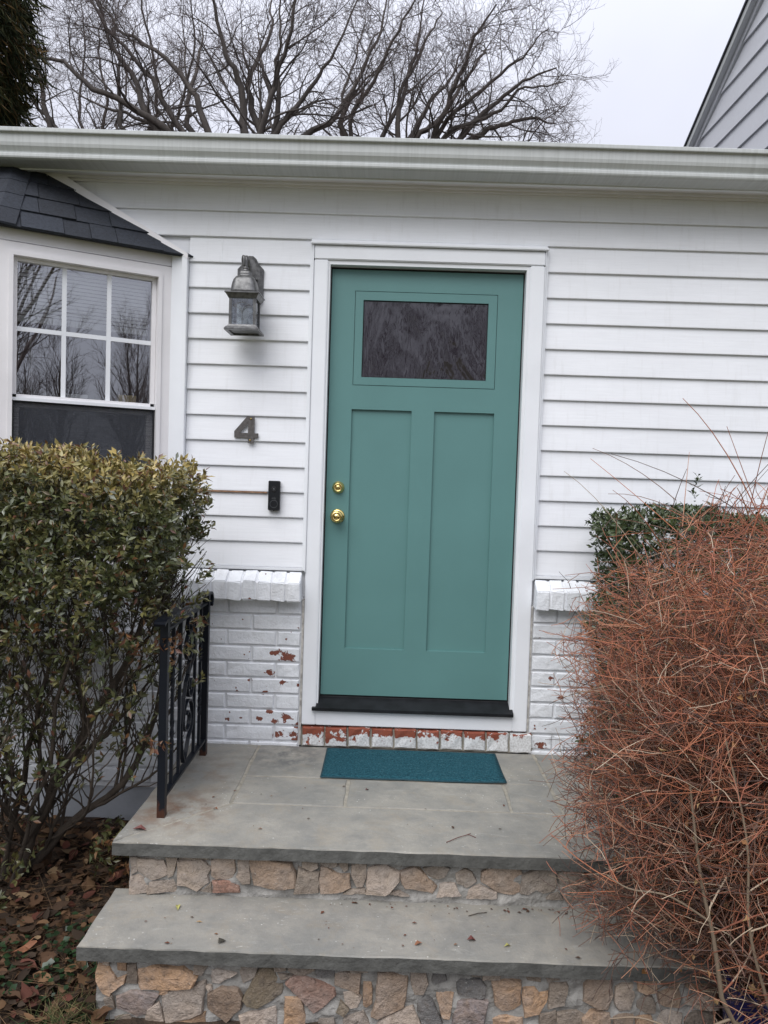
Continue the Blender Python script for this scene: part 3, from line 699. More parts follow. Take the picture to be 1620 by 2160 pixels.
# --- painted brick base
brickwall = empty('brick_base', (0.45, -0.04, -0.45), house)
g = G()
g.box(-2.9, -0.088, -0.047, -0.011, -0.4605, 0.478)
g.box(0.998, 2.9, -0.047, -0.011, -0.4605, 0.478)
obj('mortar', g.mesh('mortar'), MAT['mortar_white'], brickwall)
def brick_mesh(L, H, seed, depth=0.03, wob=0.0016, n=(4, 1, 2)):
    """rounded brick with a slightly uneven face"""
    r = random.Random(seed)
    ch = 0.0045
    xs = [0, ch, L*0.33, L*0.66, L-ch, L]; zs = [0, ch, H/2, H-ch, H]
    V = []; F = []
    for j, z in enumerate(zs):
        for i, x in enumerate(xs):
            e = (i in (0, 5)) or (j in (0, 4))
            y = (0.0045 if e else 0.0)+r.uniform(-wob, wob)
            V.append((x+r.uniform(-wob, wob)*0.8, y, z+r.uniform(-wob, wob)*0.8))
    nx_ = len(xs); nz = len(zs)
    for j in range(nz-1):
        for i in range(nx_-1):
            a = j*nx_+i; F.append((a, a+1, a+nx_+1, a+nx_))
    b0 = len(V); ring = [i for i in range(nx_)]+[j*nx_+nx_-1 for j in range(1, nz)]+[(nz-1)*nx_+i for i in range(nx_-2, -1, -1)]+[j*nx_ for j in range(nz-2, 0, -1)]
    for i in ring: x, y, z = V[i]; V.append((x, depth, z))
    m_ = len(ring)
    for k in range(m_): F.append((ring[(k+1) % m_], ring[k], b0+k, b0+(k+1) % m_))
    F.append(tuple(b0+k for k in range(m_)))
    me = mesh_from('brick', V, F)
    return me
CH = 0.0757; BL = 0.2345
full = [brick_mesh(BL-0.0095, CH-0.0105, s) for s in range(6)]
def place_brick(x, z, me):
    o = bpy.data.objects.new('brick', me)
    if not me.materials: me.materials.append(MAT['brick'])
    put(o, brickwall, (x, -0.0565-random.uniform(0, 0.0022), z))
for k in range(12):
    z = 0.469-CH*(k+1)+0.005
    off = 0.0 if k % 2 else BL/2
    # left run, from the door casing leftwards
    xr = -0.091; first = off if off > 0 else BL
    x = xr-first; L = first
    while x > -2.0:
        me = brick_mesh(L-0.0095, CH-0.0105, 50+k) if L < BL-1e-4 else random.choice(full)
        place_brick(x+0.005, z, me); L = BL; x -= BL
    xl = 1.0; L = off if off > 0 else BL; x = xl
    while x < 2.72:
        me = brick_mesh(L-0.0095, CH-0.0105, 80+k) if L < BL-1e-4 else random.choice(full)
        place_brick(x+0.004, z, me); x += L; L = BL
# rowlock sill course, sloping outwards
def sill_mesh(W, seed):
    r = random.Random(seed); j = lambda a=0.002: r.uniform(-a, a)
    yb, yf = 0.0, -0.072
    P = [(0, yf+j(), -0.135+j()), (W, yf+j(), -0.135+j()), (W, yb, -0.130), (0, yb, -0.130), (0, yf+j(), -0.046+j()), (W, yf+j(), -0.046+j()), (W, yb, 0.0), (0, yb, 0.0)]
    import bmesh
    bm = bmesh.new(); vs = [bm.verts.new(p) for p in P]
    for f in [(0,3,2,1),(4,5,6,7),(0,1,5,4),(1,2,6,5),(2,3,7,6),(3,0,4,7)]: bm.faces.new([vs[i] for i in f])
    bmesh.ops.bevel(bm, geom=list(bm.edges), offset=0.004, segments=2, affect='EDGES')
    for v in bm.verts: v.co += Vector((j(.0018), j(.0022), j(.0022)))
    me = bpy.data.meshes.new('sill_brick'); bm.to_mesh(me); bm.free()
    me.materials.append(MAT['brick'])
    return me
sills = [sill_mesh(0.0615, s) for s in range(6)]
def sill_run(x0, x1):
    x = x0
    while x+0.06 < x1:
        o = bpy.data.objects.new('sill_brick', random.choice(sills))
        put(o, brickwall, (x+random.uniform(-.0015, .0015), -0.047-random.uniform(0, .003), 0.600+random.uniform(-.002, .002)))
        x += 0.0685
    g = G(); g.hexa([(x0+.006, -0.1138, 0.472), (x1-.012, -0.1138, 0.472), (x1-.012, -0.047, 0.472), (x0+.006, -0.047, 0.472), (x0+.006, -0.1138, 0.5485), (x1-.012, -0.1138, 0.5485), (x1-.012, -0.047, 0.5925), (x0+.006, -0.047, 0.5925)])
    obj('sill_mortar', g.mesh('sill_mortar'), MAT['mortar_white'], brickwall)
sill_run(-1.87, -0.088); sill_run(1.0, 2.93)
# broken mortar bed under the wall and the caulk lines by the casing
g = G()
g.box(-0.0895, -0.0805, -0.058, -0.02, -0.225, 0.47); g.box(0.9915, 0.9985, -0.057, -0.02, -0.20, 0.47)
obj('caulk_line', g.mesh('caulk_line'), MAT['caulk'], brickwall)
# threshold bricks, seen end on
tb = [None]*4
for s in range(4):
    tb[s] = brick_mesh(0.1005, 0.088, 300+s, 0.05, 0.003)
    tb[s].materials.append(MAT['stepbrick'])
x = -0.072
for i in range(10):
    o = bpy.data.objects.new('threshold_brick', tb[i % 4])
    put(o, brickwall, (x, -0.066-random.uniform(0, 0.005), -0.2225+random.uniform(-.002, .003)))
    x += 0.1095
g = G(); g.box(-0.078, 1.02, -0.055, -0.012, -0.2305, -0.139); obj('threshold_mortar', g.mesh('threshold_mortar'), MAT['mortar_tan'], brickwall)

# --- door frame
frame = empty('door_frame', (0.452, -0.03, -0.13), house)
YC = -0.056
def part(name, mat, parent, *boxes):
    g = G()
    for b in boxes: g.box(*b)
    return obj(name, g.mesh(name), mat, parent)
def bevel_part(name, mat, parent, box, off=0.004, seg=2):
    import bmesh
    g = G(); g.box(*box)
    me = g.mesh(name); bm = bmesh.new(); bm.from_mesh(me)
    bmesh.ops.bevel(bm, geom=list(bm.edges), offset=off, segments=seg, affect='EDGES')
    bm.to_mesh(me); bm.free()
    return obj(name, me, mat, parent)
bevel_part('casing', MAT['trim'], frame, (-0.0795, -0.012, YC, -0.011, -0.128, 2.056))
bevel_part('casing', MAT['trim'], frame, (0.922, 0.9905, YC, -0.011, -0.128, 2.056))
bevel_part('head_casing', MAT['trim'], frame, (-0.0795, 0.9905, YC-0.001, -0.011, 2.0575, 2.122))
bevel_part('drip_cap', MAT['trim'], frame, (-0.094, 1.002, YC-0.016, -0.011, 2.1235, 2.1375), 0.003)
# outer bead on the casing
part('casing_bead', MAT['trim'], frame, (-0.0835, -0.0800, YC-0.006, -0.012, 0.60, 2.120))
part('casing_bead', MAT['trim'], frame, (0.9910, 0.9932, YC-0.006, -0.012, 0.595, 2.120))
# jambs with a stop
part('jamb', MAT['jamb'], frame, (-0.0119, -0.0035, -0.046, 0.10, -0.05, 2.056), (-0.0035, 0.0, 0.012, 0.10, 0.0, 2.05))
part('jamb', MAT['jamb'], frame, (0.9075, 0.9219, -0.046, 0.10, -0.05, 2.056), (0.904, 0.9075, 0.012, 0.10, 0.0, 2.05))
part('head_jamb', MAT['jamb'], frame, (-0.0035, 0.9075, -0.046, 0.10, 2.038, 2.0568))
part('weather_strip', MAT['gasket'], frame, (-0.0034, 0.0032, 0.004, 0.02, 0.0, 2.037), (0.9008, 0.9074, 0.004, 0.02, 0.0, 2.037), (0.0033, 0.9007, 0.004, 0.02, 2.0285, 2.0375))
# sloped black threshold and white sill board
g = G()
g.prism([(0.10, 0.003), (0.012, 0.003), (0.004, -0.006), (-0.072, -0.036), (-0.080, -0.0385), (-0.080, -0.053), (0.10, -0.053)], lambda p, d: (d, p[0], p[1]), -0.0118, 0.9218)
obj('threshold', g.mesh('threshold'), MAT['threshold'], frame)
g = G(); g.prism([(-0.078, -0.053), (-0.048, -0.053), (-0.048, -0.0395), (-0.078, -0.0395)], lambda p, d: (d, p[0], p[1]), -0.030, -0.0119)
obj('threshold_lug', g.mesh('threshold_lug'), MAT['threshold'], frame)
bevel_part('sill_board', MAT['trim'], frame, (-0.0115, 0.9215, -0.058, -0.0005, -0.127, -0.0536), 0.003)
# --- door leaf
door = empty('door', (0.452, 0.02, 0.0), house)
def relief(xs, zs, dep, back, name):
    """slab front with a stepped face: dep(i,j) is the y of every cell"""
    V = []; F = []
    def quad(a, b, c, d):
        n = len(V); V.extend([a, b, c, d]); F.append((n, n+1, n+2, n+3))
    X = len(xs)-1; Z = len(zs)-1
    D = [[dep((xs[i]+xs[i+1])/2, (zs[j]+zs[j+1])/2) for j in range(Z)] for i in range(X)]
    for i in range(X):
        for j in range(Z):
            y = D[i][j]
            if y is None: continue
            quad((xs[i], y, zs[j]), (xs[i+1], y, zs[j]), (xs[i+1], y, zs[j+1]), (xs[i], y, zs[j+1]))
    for i in range(X+1):
        for j in range(Z):
            a = D[i-1][j] if i > 0 else back; b = D[i][j] if i < X else back
            a = back if a is None else a; b = back if b is None else b
            if abs(a-b) > 1e-6: quad((xs[i], a, zs[j]), (xs[i], b, zs[j]), (xs[i], b, zs[j+1]), (xs[i], a, zs[j+1]))
    for j in range(Z+1):
        for i in range(X):
            a = D[i][j-1] if j > 0 else back; b = D[i][j] if j < Z else back
            a = back if a is None else a; b = back if b is None else b
            if abs(a-b) > 1e-6: quad((xs[i], a, zs[j]), (xs[i+1], a, zs[j]), (xs[i+1], b, zs[j]), (xs[i], b, zs[j]))
    me = mesh_from(name, V, F)
    import bmesh
    bm = bmesh.new(); bm.from_mesh(me); bmesh.ops.remove_doubles(bm, verts=bm.verts, dist=1e-5); bmesh.ops.recalc_face_normals(bm, faces=bm.faces); bm.to_mesh(me); bm.free()
    return me
W_ = 0.904
PX = [(0.112, 0.397), (0.504, 0.788)]; PZ = (0.232, 1.376)
LX = (0.113, 0.785); LZ = (1.489, 1.931); gr = 0.0028
def dep(x, z):
    if z > PZ[0] and z < PZ[1] and any(a < x < b for a, b in PX): return 0.013
    if LX[0] < x < LX[1] and LZ[0] < z < LZ[1]:
        if LX[0]+gr < x < LX[1]-gr and LZ[0]+gr < z < LZ[1]-gr: return None
        return 0.010
    return 0.0
xs = sorted({0.0032, W_-0.0032, *[v for a in PX for v in a], *LX, LX[0]+gr, LX[1]-gr}); zs = sorted({0.006, 2.028, *PZ, *LZ, LZ[0]+gr, LZ[1]-gr})
obj('door_slab', relief(xs, zs, dep, 0.044, 'door_slab'), MAT['door'], door)
# lite frame ring
GXr = (0.153, 0.742); GZr = (1.528, 1.889)
def dep2(x, z): return None if (GXr[0] < x < GXr[1] and GZr[0] < z < GZr[1]) else -0.001
xs = [LX[0]+gr, GXr[0], GXr[1], LX[1]-gr]; zs = [LZ[0]+gr, GZr[0], GZr[1], LZ[1]-gr]
obj('lite_frame', relief(xs, zs, dep2, 0.03, 'lite_frame'), MAT['door'], door)
part('lite_gasket', MAT['gasket'], door, (GXr[0], GXr[0]+0.0035, 0.006, 0.012, GZr[0], GZr[1]), (GXr[1]-0.0035, GXr[1], 0.006, 0.012, GZr[0], GZr[1]), (GXr[0]+0.0036, GXr[1]-0.0036, 0.006, 0.012, GZr[0], GZr[0]+0.0035), (GXr[0]+0.0036, GXr[1]-0.0036, 0.006, 0.012, GZr[1]-0.0035, GZr[1]))
part('door_glass', MAT['doorglass'], door, (GXr[0]+0.0002, GXr[1]-0.0002, 0.009, 0.02, GZr[0]+0.0002, GZr[1]-0.0002))
part('door_sweep', MAT['gasket'], door, (0.0034, W_-0.0034, 0.008, 0.04, 0.0005, 0.0055))
g = G(); g.sm = True
g.lathe([(0.029, 0.0), (0.029, -0.004), (0.0265, -0.008), (0.0225, -0.011), (0.0215, -0.022), (0.019, -0.026), (0.0165, -0.0265), (0.0155, -0.023), (0.010, -0.0225), (0.0095, -0.0265), (0.003, -0.027)], (0.060, 0.0, 1.003), seg=36)
g.mi = 1; g.sm = False
g.box(0.0588, 0.0612, -0.0292, -0.0268, 0.998, 1.006)
g.box(0.0485, 0.0715, -0.0252, -0.0238, 1.0085, 1.0115)
o = obj('deadbolt', g.mesh('deadbolt'), [MAT['brass'], MAT['brassdark']], door)
g = G(); g.sm = True
g.lathe([(0.0345, 0.0), (0.034, -0.006), (0.028, -0.010), (0.016, -0.013), (0.013, -0.020), (0.0135, -0.030), (0.022, -0.036), (0.0275, -0.043), (0.0285, -0.052), (0.0255, -0.060), (0.018, -0.0645), (0.0165, -0.063), (0.0115, -0.0625), (0.0105, -0.0665), (0.003, -0.067)], (0.060, 0.0, 0.866), seg=40)
g.mi = 1; g.sm = False
g.box(0.0588, 0.0612, -0.0692, -0.0668, 0.861, 0.869)
obj('door_knob', g.mesh('door_knob'), [MAT['brass'], MAT['brassdark']], door)

# --- gutter, soffit, roof
eaves = empty('eaves', (0.45, -0.2, 2.4), house)
gp = [(-0.142, 2.397), (-0.238, 2.397), (-0.250, 2.402), (-0.2525, 2.408), (-0.2525, 2.419), (-0.249, 2.4225), (-0.2415, 2.4245), (-0.2425, 2.431), (-0.249, 2.439), (-0.257, 2.450), (-0.2605, 2.464), (-0.2615, 2.500), (-0.266, 2.5035), (-0.275, 2.504), (-0.276, 2.507), (-0.276, 2.520), (-0.274, 2.522), (-0.262, 2.522), (-0.262, 2.510), (-0.255, 2.500), (-0.2535, 2.464), (-0.235, 2.432), (-0.231, 2.403), (-0.147, 2.403), (-0.147, 2.50), (-0.142, 2.50)]
n = len(gp); g = G()
xs_ = np.linspace(-4.2, 2.985, 22)
V = [(x, y, z + 0.0014*math.sin(x*2.1) - 0.0006*x) for x in xs_ for (y, z) in gp]
F = [(i*n+k, i*n+(k+1) % n, (i+1)*n+(k+1) % n, (i+1)*n+k) for i in range(len(xs_)-1) for k in range(n)]
g.add(V, F)
obj('gutter', g.mesh('gutter'), MAT['gutter'], eaves)
part('fascia', MAT['trim'], eaves, (-4.2, 2.98, -0.1405, -0.12, 2.392, 2.50))
part('soffit', MAT['warmtrim'], eaves, (-4.2, 2.985, -0.139, -0.0405, 2.4065, 2.4165))
part('soffit_trim', MAT['warmtrim'], eaves, (-4.2, 2.985, -0.058, -0.0405, 2.396, 2.4064))
g = G(); g.hexa([(-4.3, -0.15, 2.485), (2.98, -0.15, 2.485), (2.98, 5.0, 3.73), (-4.3, 5.0, 3.73), (-4.3, -0.15, 2.505), (2.98, -0.15, 2.505), (2.98, 5.0, 3.75), (-4.3, 5.0, 3.75)])
obj('roof', g.mesh('roof'), MAT['roofing'], eaves)
g = G(); g.box(-4.2, -4.1, 0.15, 5.0, -0.9, 2.4); g.box(-4.2, 2.98, 4.9, 5.0, -0.9, 3.6)
obj('rear_wall', g.mesh('rear_wall'), MAT['siding2'], wall)

# --- room behind the bay window
g = G(); 
g.box(-4.0, -0.60, 2.4, 2.5, 0.3, 2.42); g.box(-0.62, -0.52, 0.141, 2.4, 0.3, 2.42); g.box(-4.0, -3.9, 0.141, 2.4, 0.3, 2.42); g.box(-3.9, -0.62, 0.141, 2.4, 0.2, 0.3); g.box(-3.9, -0.62, 0.141, 2.4, 2.421, 2.44)
obj('room', g.mesh('room'), MAT['room'], wall)

# --- bay window: two angled facets and a front one
class Facet:
    def __init__(s, o, ang): s.o = Vector((o[0], o[1])); s.d = Vector((-math.cos(ang), -math.sin(ang))); s.n = Vector((math.sin(ang), -math.cos(ang)))
    def p(s, a, d, z): q = s.o+s.d*a+s.n*d; return (q.x, q.y, z)
    def box(s, g, a0, a1, d0, d1, z0, z1):
        P = [s.p(a1, d1, z0), s.p(a0, d1, z0), s.p(a0, d0, z0), s.p(a1, d0, z0), s.p(a1, d1, z1), s.p(a0, d1, z1), s.p(a0, d0, z1), s.p(a1, d0, z1)]
        g.hexa(P)
FW = 0.735
fr_ = Facet((-0.735, -0.035), R_(30))
c1 = fr_.p(FW, 0, 0)
ff = Facet(c1[:2], 0.0)
FFW = 1.25
c2 = ff.p(FFW, 0, 0)
fl_ = Facet(c2[:2], R_(-30))

def window(F, W, sill_z=0.62, parts=True):
    w = empty('window', F.p(W/2, 0, sill_z), house)
    def P(name, mat, *bs):
        g = G()
        for b in bs: F.box(g, *b)
        return obj(name, g.mesh(name), mat, w)
    o0, o1 = 0.070, W-0.060; zt = 1.949
    # casing round the opening
    P('window_casing', MAT['warmtrim'], (0.004, o0, -0.06, 0.0, sill_z, 2.004), (o1, W-0.002, -0.06, 0.0, sill_z, 2.004), (o0, o1, -0.06, 0.0, zt, 2.004), (o0, o1, -0.06, 0.0, sill_z, sill_z+0.05))
    P('casing_bead', MAT['warmtrim'], (0.052, o0, 0.0, 0.007, sill_z+.04, zt+0.016), (o1, o1+0.018, 0.0, 0.007, sill_z+.04, zt+0.016), (o0, o1, 0.0, 0.007, zt, zt+0.016))
    P('header_board', MAT['warmtrim'], (0.0, W, -0.05, -0.006, 2.0085, 2.058))
    a0, a1 = o0+0.020, o1-0.018
    P('upper_sash', MAT['warmtrim'], (o0+.001, a0, -0.06, -0.028, 1.366, zt-.001), (a1, o1-.001, -0.06, -0.028, 1.366, zt-.001), (a0, a1, -0.06, -0.028, 1.934, zt-.001), (a0, a1, -0.06, -0.028, 1.352, 1.366))
    P('meeting_rail', MAT['trim'], (o0+.001, o1-.001, -0.05, -0.012, 1.338, 1.3515))
    P('lower_sash', MAT['warmtrim'], (o0+.001, a0+.012, -0.075, -0.045, sill_z+.05, 1.337), (a1-.012, o1-.001, -0.075, -0.045, sill_z+.05, 1.337), (a0+.012, a1-.012, -0.075, -0.045, sill_z+.05, sill_z+.09), (a0+.012, a1-.012, -0.075, -0.045, 1.312, 1.337))
    def pane(s0, s1, d, z0, z1):
        g = G(); g.add([F.p(s1, d, z0), F.p(s0, d, z0), F.p(s0, d, z1), F.p(s1, d, z1)], [(0, 1, 2, 3)]); obj('pane', g.mesh('pane'), MAT['glass'], w)
    pane(a0, a1, -0.043, 1.366, 1.934)
    pane(a0+.0121, a1-.0121, -0.060, sill_z+.09, 1.312)
    nb = 2 if W < 1 else 3
    for i in range(nb):
        s = a0+(a1-a0)*(i+1)/(nb+1)
        P('muntin', MAT['trim'], (s-0.0095, s+0.0095, -0.0425, -0.0375, 1.3665, 1.9335))
    for i in range(nb+1):
        s0 = a0+(a1-a0)*i/(nb+1); s1 = a0+(a1-a0)*(i+1)/(nb+1)
        P('muntin', MAT['trim'], (s0+(0.0097 if i else 0.0003), s1-(0.0097 if i < nb else 0.0003), -0.0425, -0.0375, 1.638, 1.657))
    # screen in front of the lower sash with its thin dark frame
    P('screen', MAT['screen'], (o0+.009, o1-.009, -0.0255, -0.0245, sill_z+.055, 1.331))
    P('screen_frame', MAT['gasket'], (o0+.0015, o0+.0088, -0.031, -0.020, sill_z+.052, 1.3365), (o1-.0088, o1-.0015, -0.031, -0.020, sill_z+.052, 1.3365), (o0+.0089, o1-.0089, -0.031, -0.020, 1.3315, 1.3365))
    P('window_sill', MAT['warmtrim'], (-0.005, W+0.002, -0.02, 0.035, sill_z-0.035, sill_z-0.001))
    P('blind', MAT['blind'], *[(a0+.004, a1-.004, -0.098, -0.094, 1.705+.0165*k, 1.7165+.0165*k) for k in range(14)], (a0+.004, a1-.004, -0.110, -0.088, 1.688, 1.703))
    P('inner_stool', MAT['warmtrim'], (a0, a1, -0.16, -0.077, 1.33, 1.3345))
    P('blind_cord', MAT['cream'], (a0+.06, a0+.062, -0.085, -0.083, 1.10, 1.69), (a0+.075, a0+.0765, -0.085, -0.083, 1.06, 1.69)) if False else None
    P('apron_panel', MAT['siding'], (0.0, W, -0.06, -0.012, 0.30, sill_z-0.036))
    return w, a0, a1
w1, a0, a1 = window(fr_, FW)
w2, _, _ = window(ff, FFW)
w3, _, _ = window(fl_, FW)
# corner posts of the bay
bay = empty('bay_frame', (-1.6, -0.2, 0.6), house)
for (x, y) in (c1[:2], c2[:2]):
    g = G(); g.prism([(x+0.02*math.cos(a), y+0.05+0.02*math.sin(a)) for a in np.linspace(0, 2*math.pi, 8, endpoint=False)], lambda p, d: (p[0], p[1], d), 0.31, 2.05)
    obj('corner_post', g.mesh('corner_post'), MAT['warmtrim'], bay)
bevel_part('wall_post', MAT['trim'], bay, (-0.742, -0.6925, -0.046, -0.0105, 0.60, 2.056), 0.002)
bevel_part('edge_trim', MAT['trim'], bay, (-0.6915, -0.6655, -0.060, -0.0105, 0.60, 2.052), 0.002)
g = G(); g.prism([fr_.p(0, 0, 0)[:2], c1[:2], c2[:2], fl_.p(FW, 0, 0)[:2]], lambda p, d: (p[0], p[1], d), 0.30, 0.312)
obj('bay_floor', g.mesh('bay_floor'), MAT['trim'], bay)
g = G(); g.prism([fr_.p(0, -.02, 0)[:2], fr_.p(FW, -.02, 0)[:2], fl_.p(0, -.02, 0)[:2], fl_.p(FW, -.02, 0)[:2]], lambda p, d: (p[0], p[1], d), 2.0585, 2.066)
obj('bay_soffit', g.mesh('bay_soffit'), MAT['warmtrim'], bay)
# bits on the sill inside
g = G(); fr_.box(g, a0+.055, a0+.135, -0.115, -0.075, 1.335, 1.402)
obj('sponge', g.mesh('sponge'), MAT['cream'], w1)
g = G(); fr_.box(g, a0+.27, a0+.36, -0.11, -0.075, 1.335, 1.388)
obj('sill_clip', g.mesh('sill_clip'), MAT['blind'], w1)
g = G()
def cordpt(a, z): return fr_.p(a1-a, -0.082, z)
g.tube([cordpt(0.058, 1.69), cordpt(0.056, 1.5), cordpt(0.052, 1.3), cordpt(0.05, 1.1), cordpt(0.06, 1.04), cordpt(0.078, 1.06), cordpt(0.083, 1.12), cordpt(0.07, 1.25), cordpt(0.062, 1.5), cordpt(0.06, 1.69)], 0.0012, 5)
obj('blind_cord', g.mesh('blind_cord'), MAT['blind'], w1)

# --- bay roof: shingles cut to each facet
broof = empty('bay_roof', (-1.6, -0.1, 2.05), house)
PI_ = 1.1
sl = math.sqrt(1+PI_*PI_)          # slope length per horizontal metre
OV = 0.035; ZE = 2.060
def clip(poly, a, b, c):
    """keep a*x+b*y<=c"""
    out = []
    for i in range(len(poly)):
        p, q = poly[i], poly[(i+1) % len(poly)]
        fp = a*p[0]+b*p[1]-c; fq = a*q[0]+b*q[1]-c
        if fp <= 0: out.append(p)
        if fp*fq < 0:
            t_ = fp/(fp-fq); out.append((p[0]+(q[0]-p[0])*t_, p[1]+(q[1]-p[1])*t_))
    return out
tan15 = math.tan(R_(15))
def roof_facet(F, W, left_hip, right_hip, seed):
    r = random.Random(seed)
    ex = 0.125
    s_lo = -0.06 if not right_hip else -OV*tan15
    s_hi = W+OV*tan15
    def planes(poly):
        # u = slope length from the eave, h = u/sl horizontal run inwards
        k = tan15/sl
        if right_hip: poly = clip(poly, -1, k, OV*tan15-0.0)
        if left_hip: poly = clip(poly, 1, k, W+OV*tan15)
        # wall plane y <= -0.034
        oy = F.o.y; dy = F.d.y; ny_ = F.n.y
        # y = oy + dy*s + ny*(OV - u/sl) <= -0.034
        poly = clip(poly, dy, -ny_/sl, -0.034-oy-ny_*OV) if len(poly) > 2 else poly
        return poly
    def to3(s_, u, lift): 
        h = OV-u/sl
        nz = 1/sl; nh = PI_/sl
        return F.p(s_, h+lift*nh, ZE+PI_*u/sl+lift*nz)
    row = 0; u = -0.012
    while u < 0.62:
        x = s_lo-r.uniform(0, 0.12)
        while x < s_hi+0.1:
            wd = r.choice((0.11, 0.15, 0.17, 0.2))
            poly = planes([(x, u), (x+wd-0.0025, u), (x+wd-0.0025, u+ex+0.02), (x, u+ex+0.02)])
            x += wd
            if len(poly) < 3: continue
            area = abs(sum(poly[i][0]*poly[(i+1) % len(poly)][1]-poly[(i+1) % len(poly)][0]*poly[i][1] for i in range(len(poly))))/2
            if area < 2e-4: continue
            th = r.choice((0.007, 0.009, 0.0125))
            g = G(); n = len(poly)
            lo = [to3(a, b, 0.0005+0.001*row) for a, b in poly]
            hi = [to3(a, b, th-(b-u)/ex*0.007+0.001*row) for a, b in poly]
            g.add(lo+hi, [tuple(range(n))[::-1], tuple(range(n, 2*n))]+[(i, (i+1) % n, n+(i+1) % n, n+i) for i in range(n)])
            obj('shingle', g.mesh('shingle'), MAT['shingle'], broof)
        u += ex; row += 1
    # deck under the shingles
    poly = planes([(s_lo-.1, 0.0), (s_hi+.1, 0.0), (s_hi+.1, 0.7), (s_lo-.1, 0.7)])
    g = G(); n = len(poly); lo = [to3(a, b, -0.012) for a, b in poly]; hi = [to3(a, b, -0.002) for a, b in poly]
    g.add(lo+hi, [tuple(range(n))[::-1], tuple(range(n, 2*n))]+[(i, (i+1) % n, n+(i+1) % n, n+i) for i in range(n)])
    obj('roof_deck', g.mesh('roof_deck'), MAT['roofing'], broof)
    return to3
t3 = roof_facet(fr_, FW, True, False, 3)
roof_facet(ff, FFW, True, True, 4)
roof_facet(fl_, FW, False, True, 5)
# hip caps on the near hip
for k in range(5):
    u0, u1 = k*0.115-0.01, k*0.115+0.125
    q = []
    for u in (u0, u1):
        s_h = FW+OV*tan15-tan15*u/sl
        q.append([t3(s_h-0.075, u+0.00, 0.016), t3(s_h, u, 0.021)])
    tf = lambda s_, u, l: ff.p(s_, OV-u/sl+l*PI_/sl, ZE+PI_*u/sl+l/sl)
    r3 = []
    for u in (u0, u1):
        s_h = -OV*tan15+tan15*u/sl
        r3.append(tf(s_h+0.075, u, 0.016))
    g = G()
    V = [q[0][0], q[0][1], r3[0], q[1][0], q[1][1], r3[1]]
    V = V[:3]+[(a[0], a[1], a[2]-0.004) for a in V[3:]]
    low = [(a[0], a[1]+0.004, a[2]-0.009) for a in V]
    g.add(V+low, [(1, 0, 3, 4), (2, 1, 4, 5), (0, 1, 7, 6), (1, 2, 8, 7), (6, 7, 10, 9), (7, 8, 11, 10), (0, 6, 9, 3), (2, 5, 11, 8)])
    obj('hip_shingle', g.mesh('hip_shingle'), MAT['shingle'], broof)
# flashing board up the wall
def fz(x): return 2.049+(-0.675-x)*0.55
g = G()
g.hexa([(-0.665, -0.062, 2.040), (-1.46, -0.062, fz(-1.46)-0.002), (-1.46, -0.033, fz(-1.46)-0.002), (-0.665, -0.033, 2.040), (-0.665, -0.062, 2.064), (-1.42, -0.062, fz(-1.46)+0.024), (-1.42, -0.033, fz(-1.46)+0.024), (-0.665, -0.033, 2.064)])
obj('flashing_board', g.mesh('flashing_board'), MAT['warmtrim'], broof)

# ================================================================ tall gabled wing at the right
GXW = 3.0
wing = empty('gabled_wing', (3.6, 2.0, -0.62))
tag(wing, 'taller grey-white gable with wide siding rising past the gutter at right', 'house')
def rk(y): return 4.116-0.519*(y-3.525)      # underside of the rake trim on the wall
YR = 2.02                                     # ridge
def roofline(y): return rk(y) if y >= YR else rk(YR)-(YR-y)*1.2
poly = [(5.1, rk(5.1)+.05), (YR, rk(YR)+.05), (0.15, roofline(0.15)+.05), (0.15, -0.9), (5.1, -0.9)]
g = G(); g.prism(poly, lambda p, d: (d, p[0], p[1]), GXW+0.012, GXW+3.5)
obj('wall', g.mesh('wall'), MAT['siding2'], wing)
EXP = 0.2026; zb = 4.382-EXP*11
while zb < 5.6:
    pl = [(5.08, zb), (0.17, zb), (0.17, zb+EXP), (5.08, zb+EXP)]
    # under the far slope: z <= rk(y)
    pl = clip(pl, 0.519, 1, 4.116+0.519*3.525-0.004)
    if len(pl) > 2: pl = clip(pl, -1.2, 1, rk(YR)-YR*1.2)
    if len(pl) > 2:
        g = G(); n = len(pl)
        fx = lambda p: GXW-0.012+0.018*(p[1]-zb)/EXP
        lo = [(fx(p), p[0], p[1]) for p in pl]; hi = [(GXW+0.0118, p[0], p[1]) for p in pl]
        g.add(lo+hi, [tuple(range(n)), tuple(range(n, 2*n))[::-1]]+[(i, (i+1) % n, n+(i+1) % n, n+i) for i in range(n)])
        obj('siding_plank', g.mesh('siding_plank'), MAT['siding2'], wing)
    zb += EXP
def rake(name, mat, x0, x1, dz0, dz1):
    for (ya, yb, sl_) in ((5.25, YR, -0.519), (YR, 0.0, 1.2)):
        za, zb_ = (rk(ya), rk(yb)) if sl_ < 0 else (rk(YR), roofline(yb))
        g = G(); g.hexa([(x0, ya, za+dz0), (x1, ya, za+dz0), (x1, yb, zb_+dz0), (x0, yb, zb_+dz0), (x0, ya, za+dz1), (x1, ya, za+dz1), (x1, yb, zb_+dz1), (x0, yb, zb_+dz1)])
        obj(name, g.mesh(name), mat, wing)
rake('rake_trim', MAT['siding2'], GXW-0.022, GXW+0.01, -0.002, 0.050)
rake('rake_soffit', MAT['siding2'], GXW-0.062, GXW+0.01, 0.0505, 0.062)
rake('rake_fascia', MAT['gutter'], GXW-0.070, GXW-0.0625, 0.048, 0.108)
rake('roof', MAT['roofing'], GXW-0.082, GXW+3.6, 0.1085, 0.135)

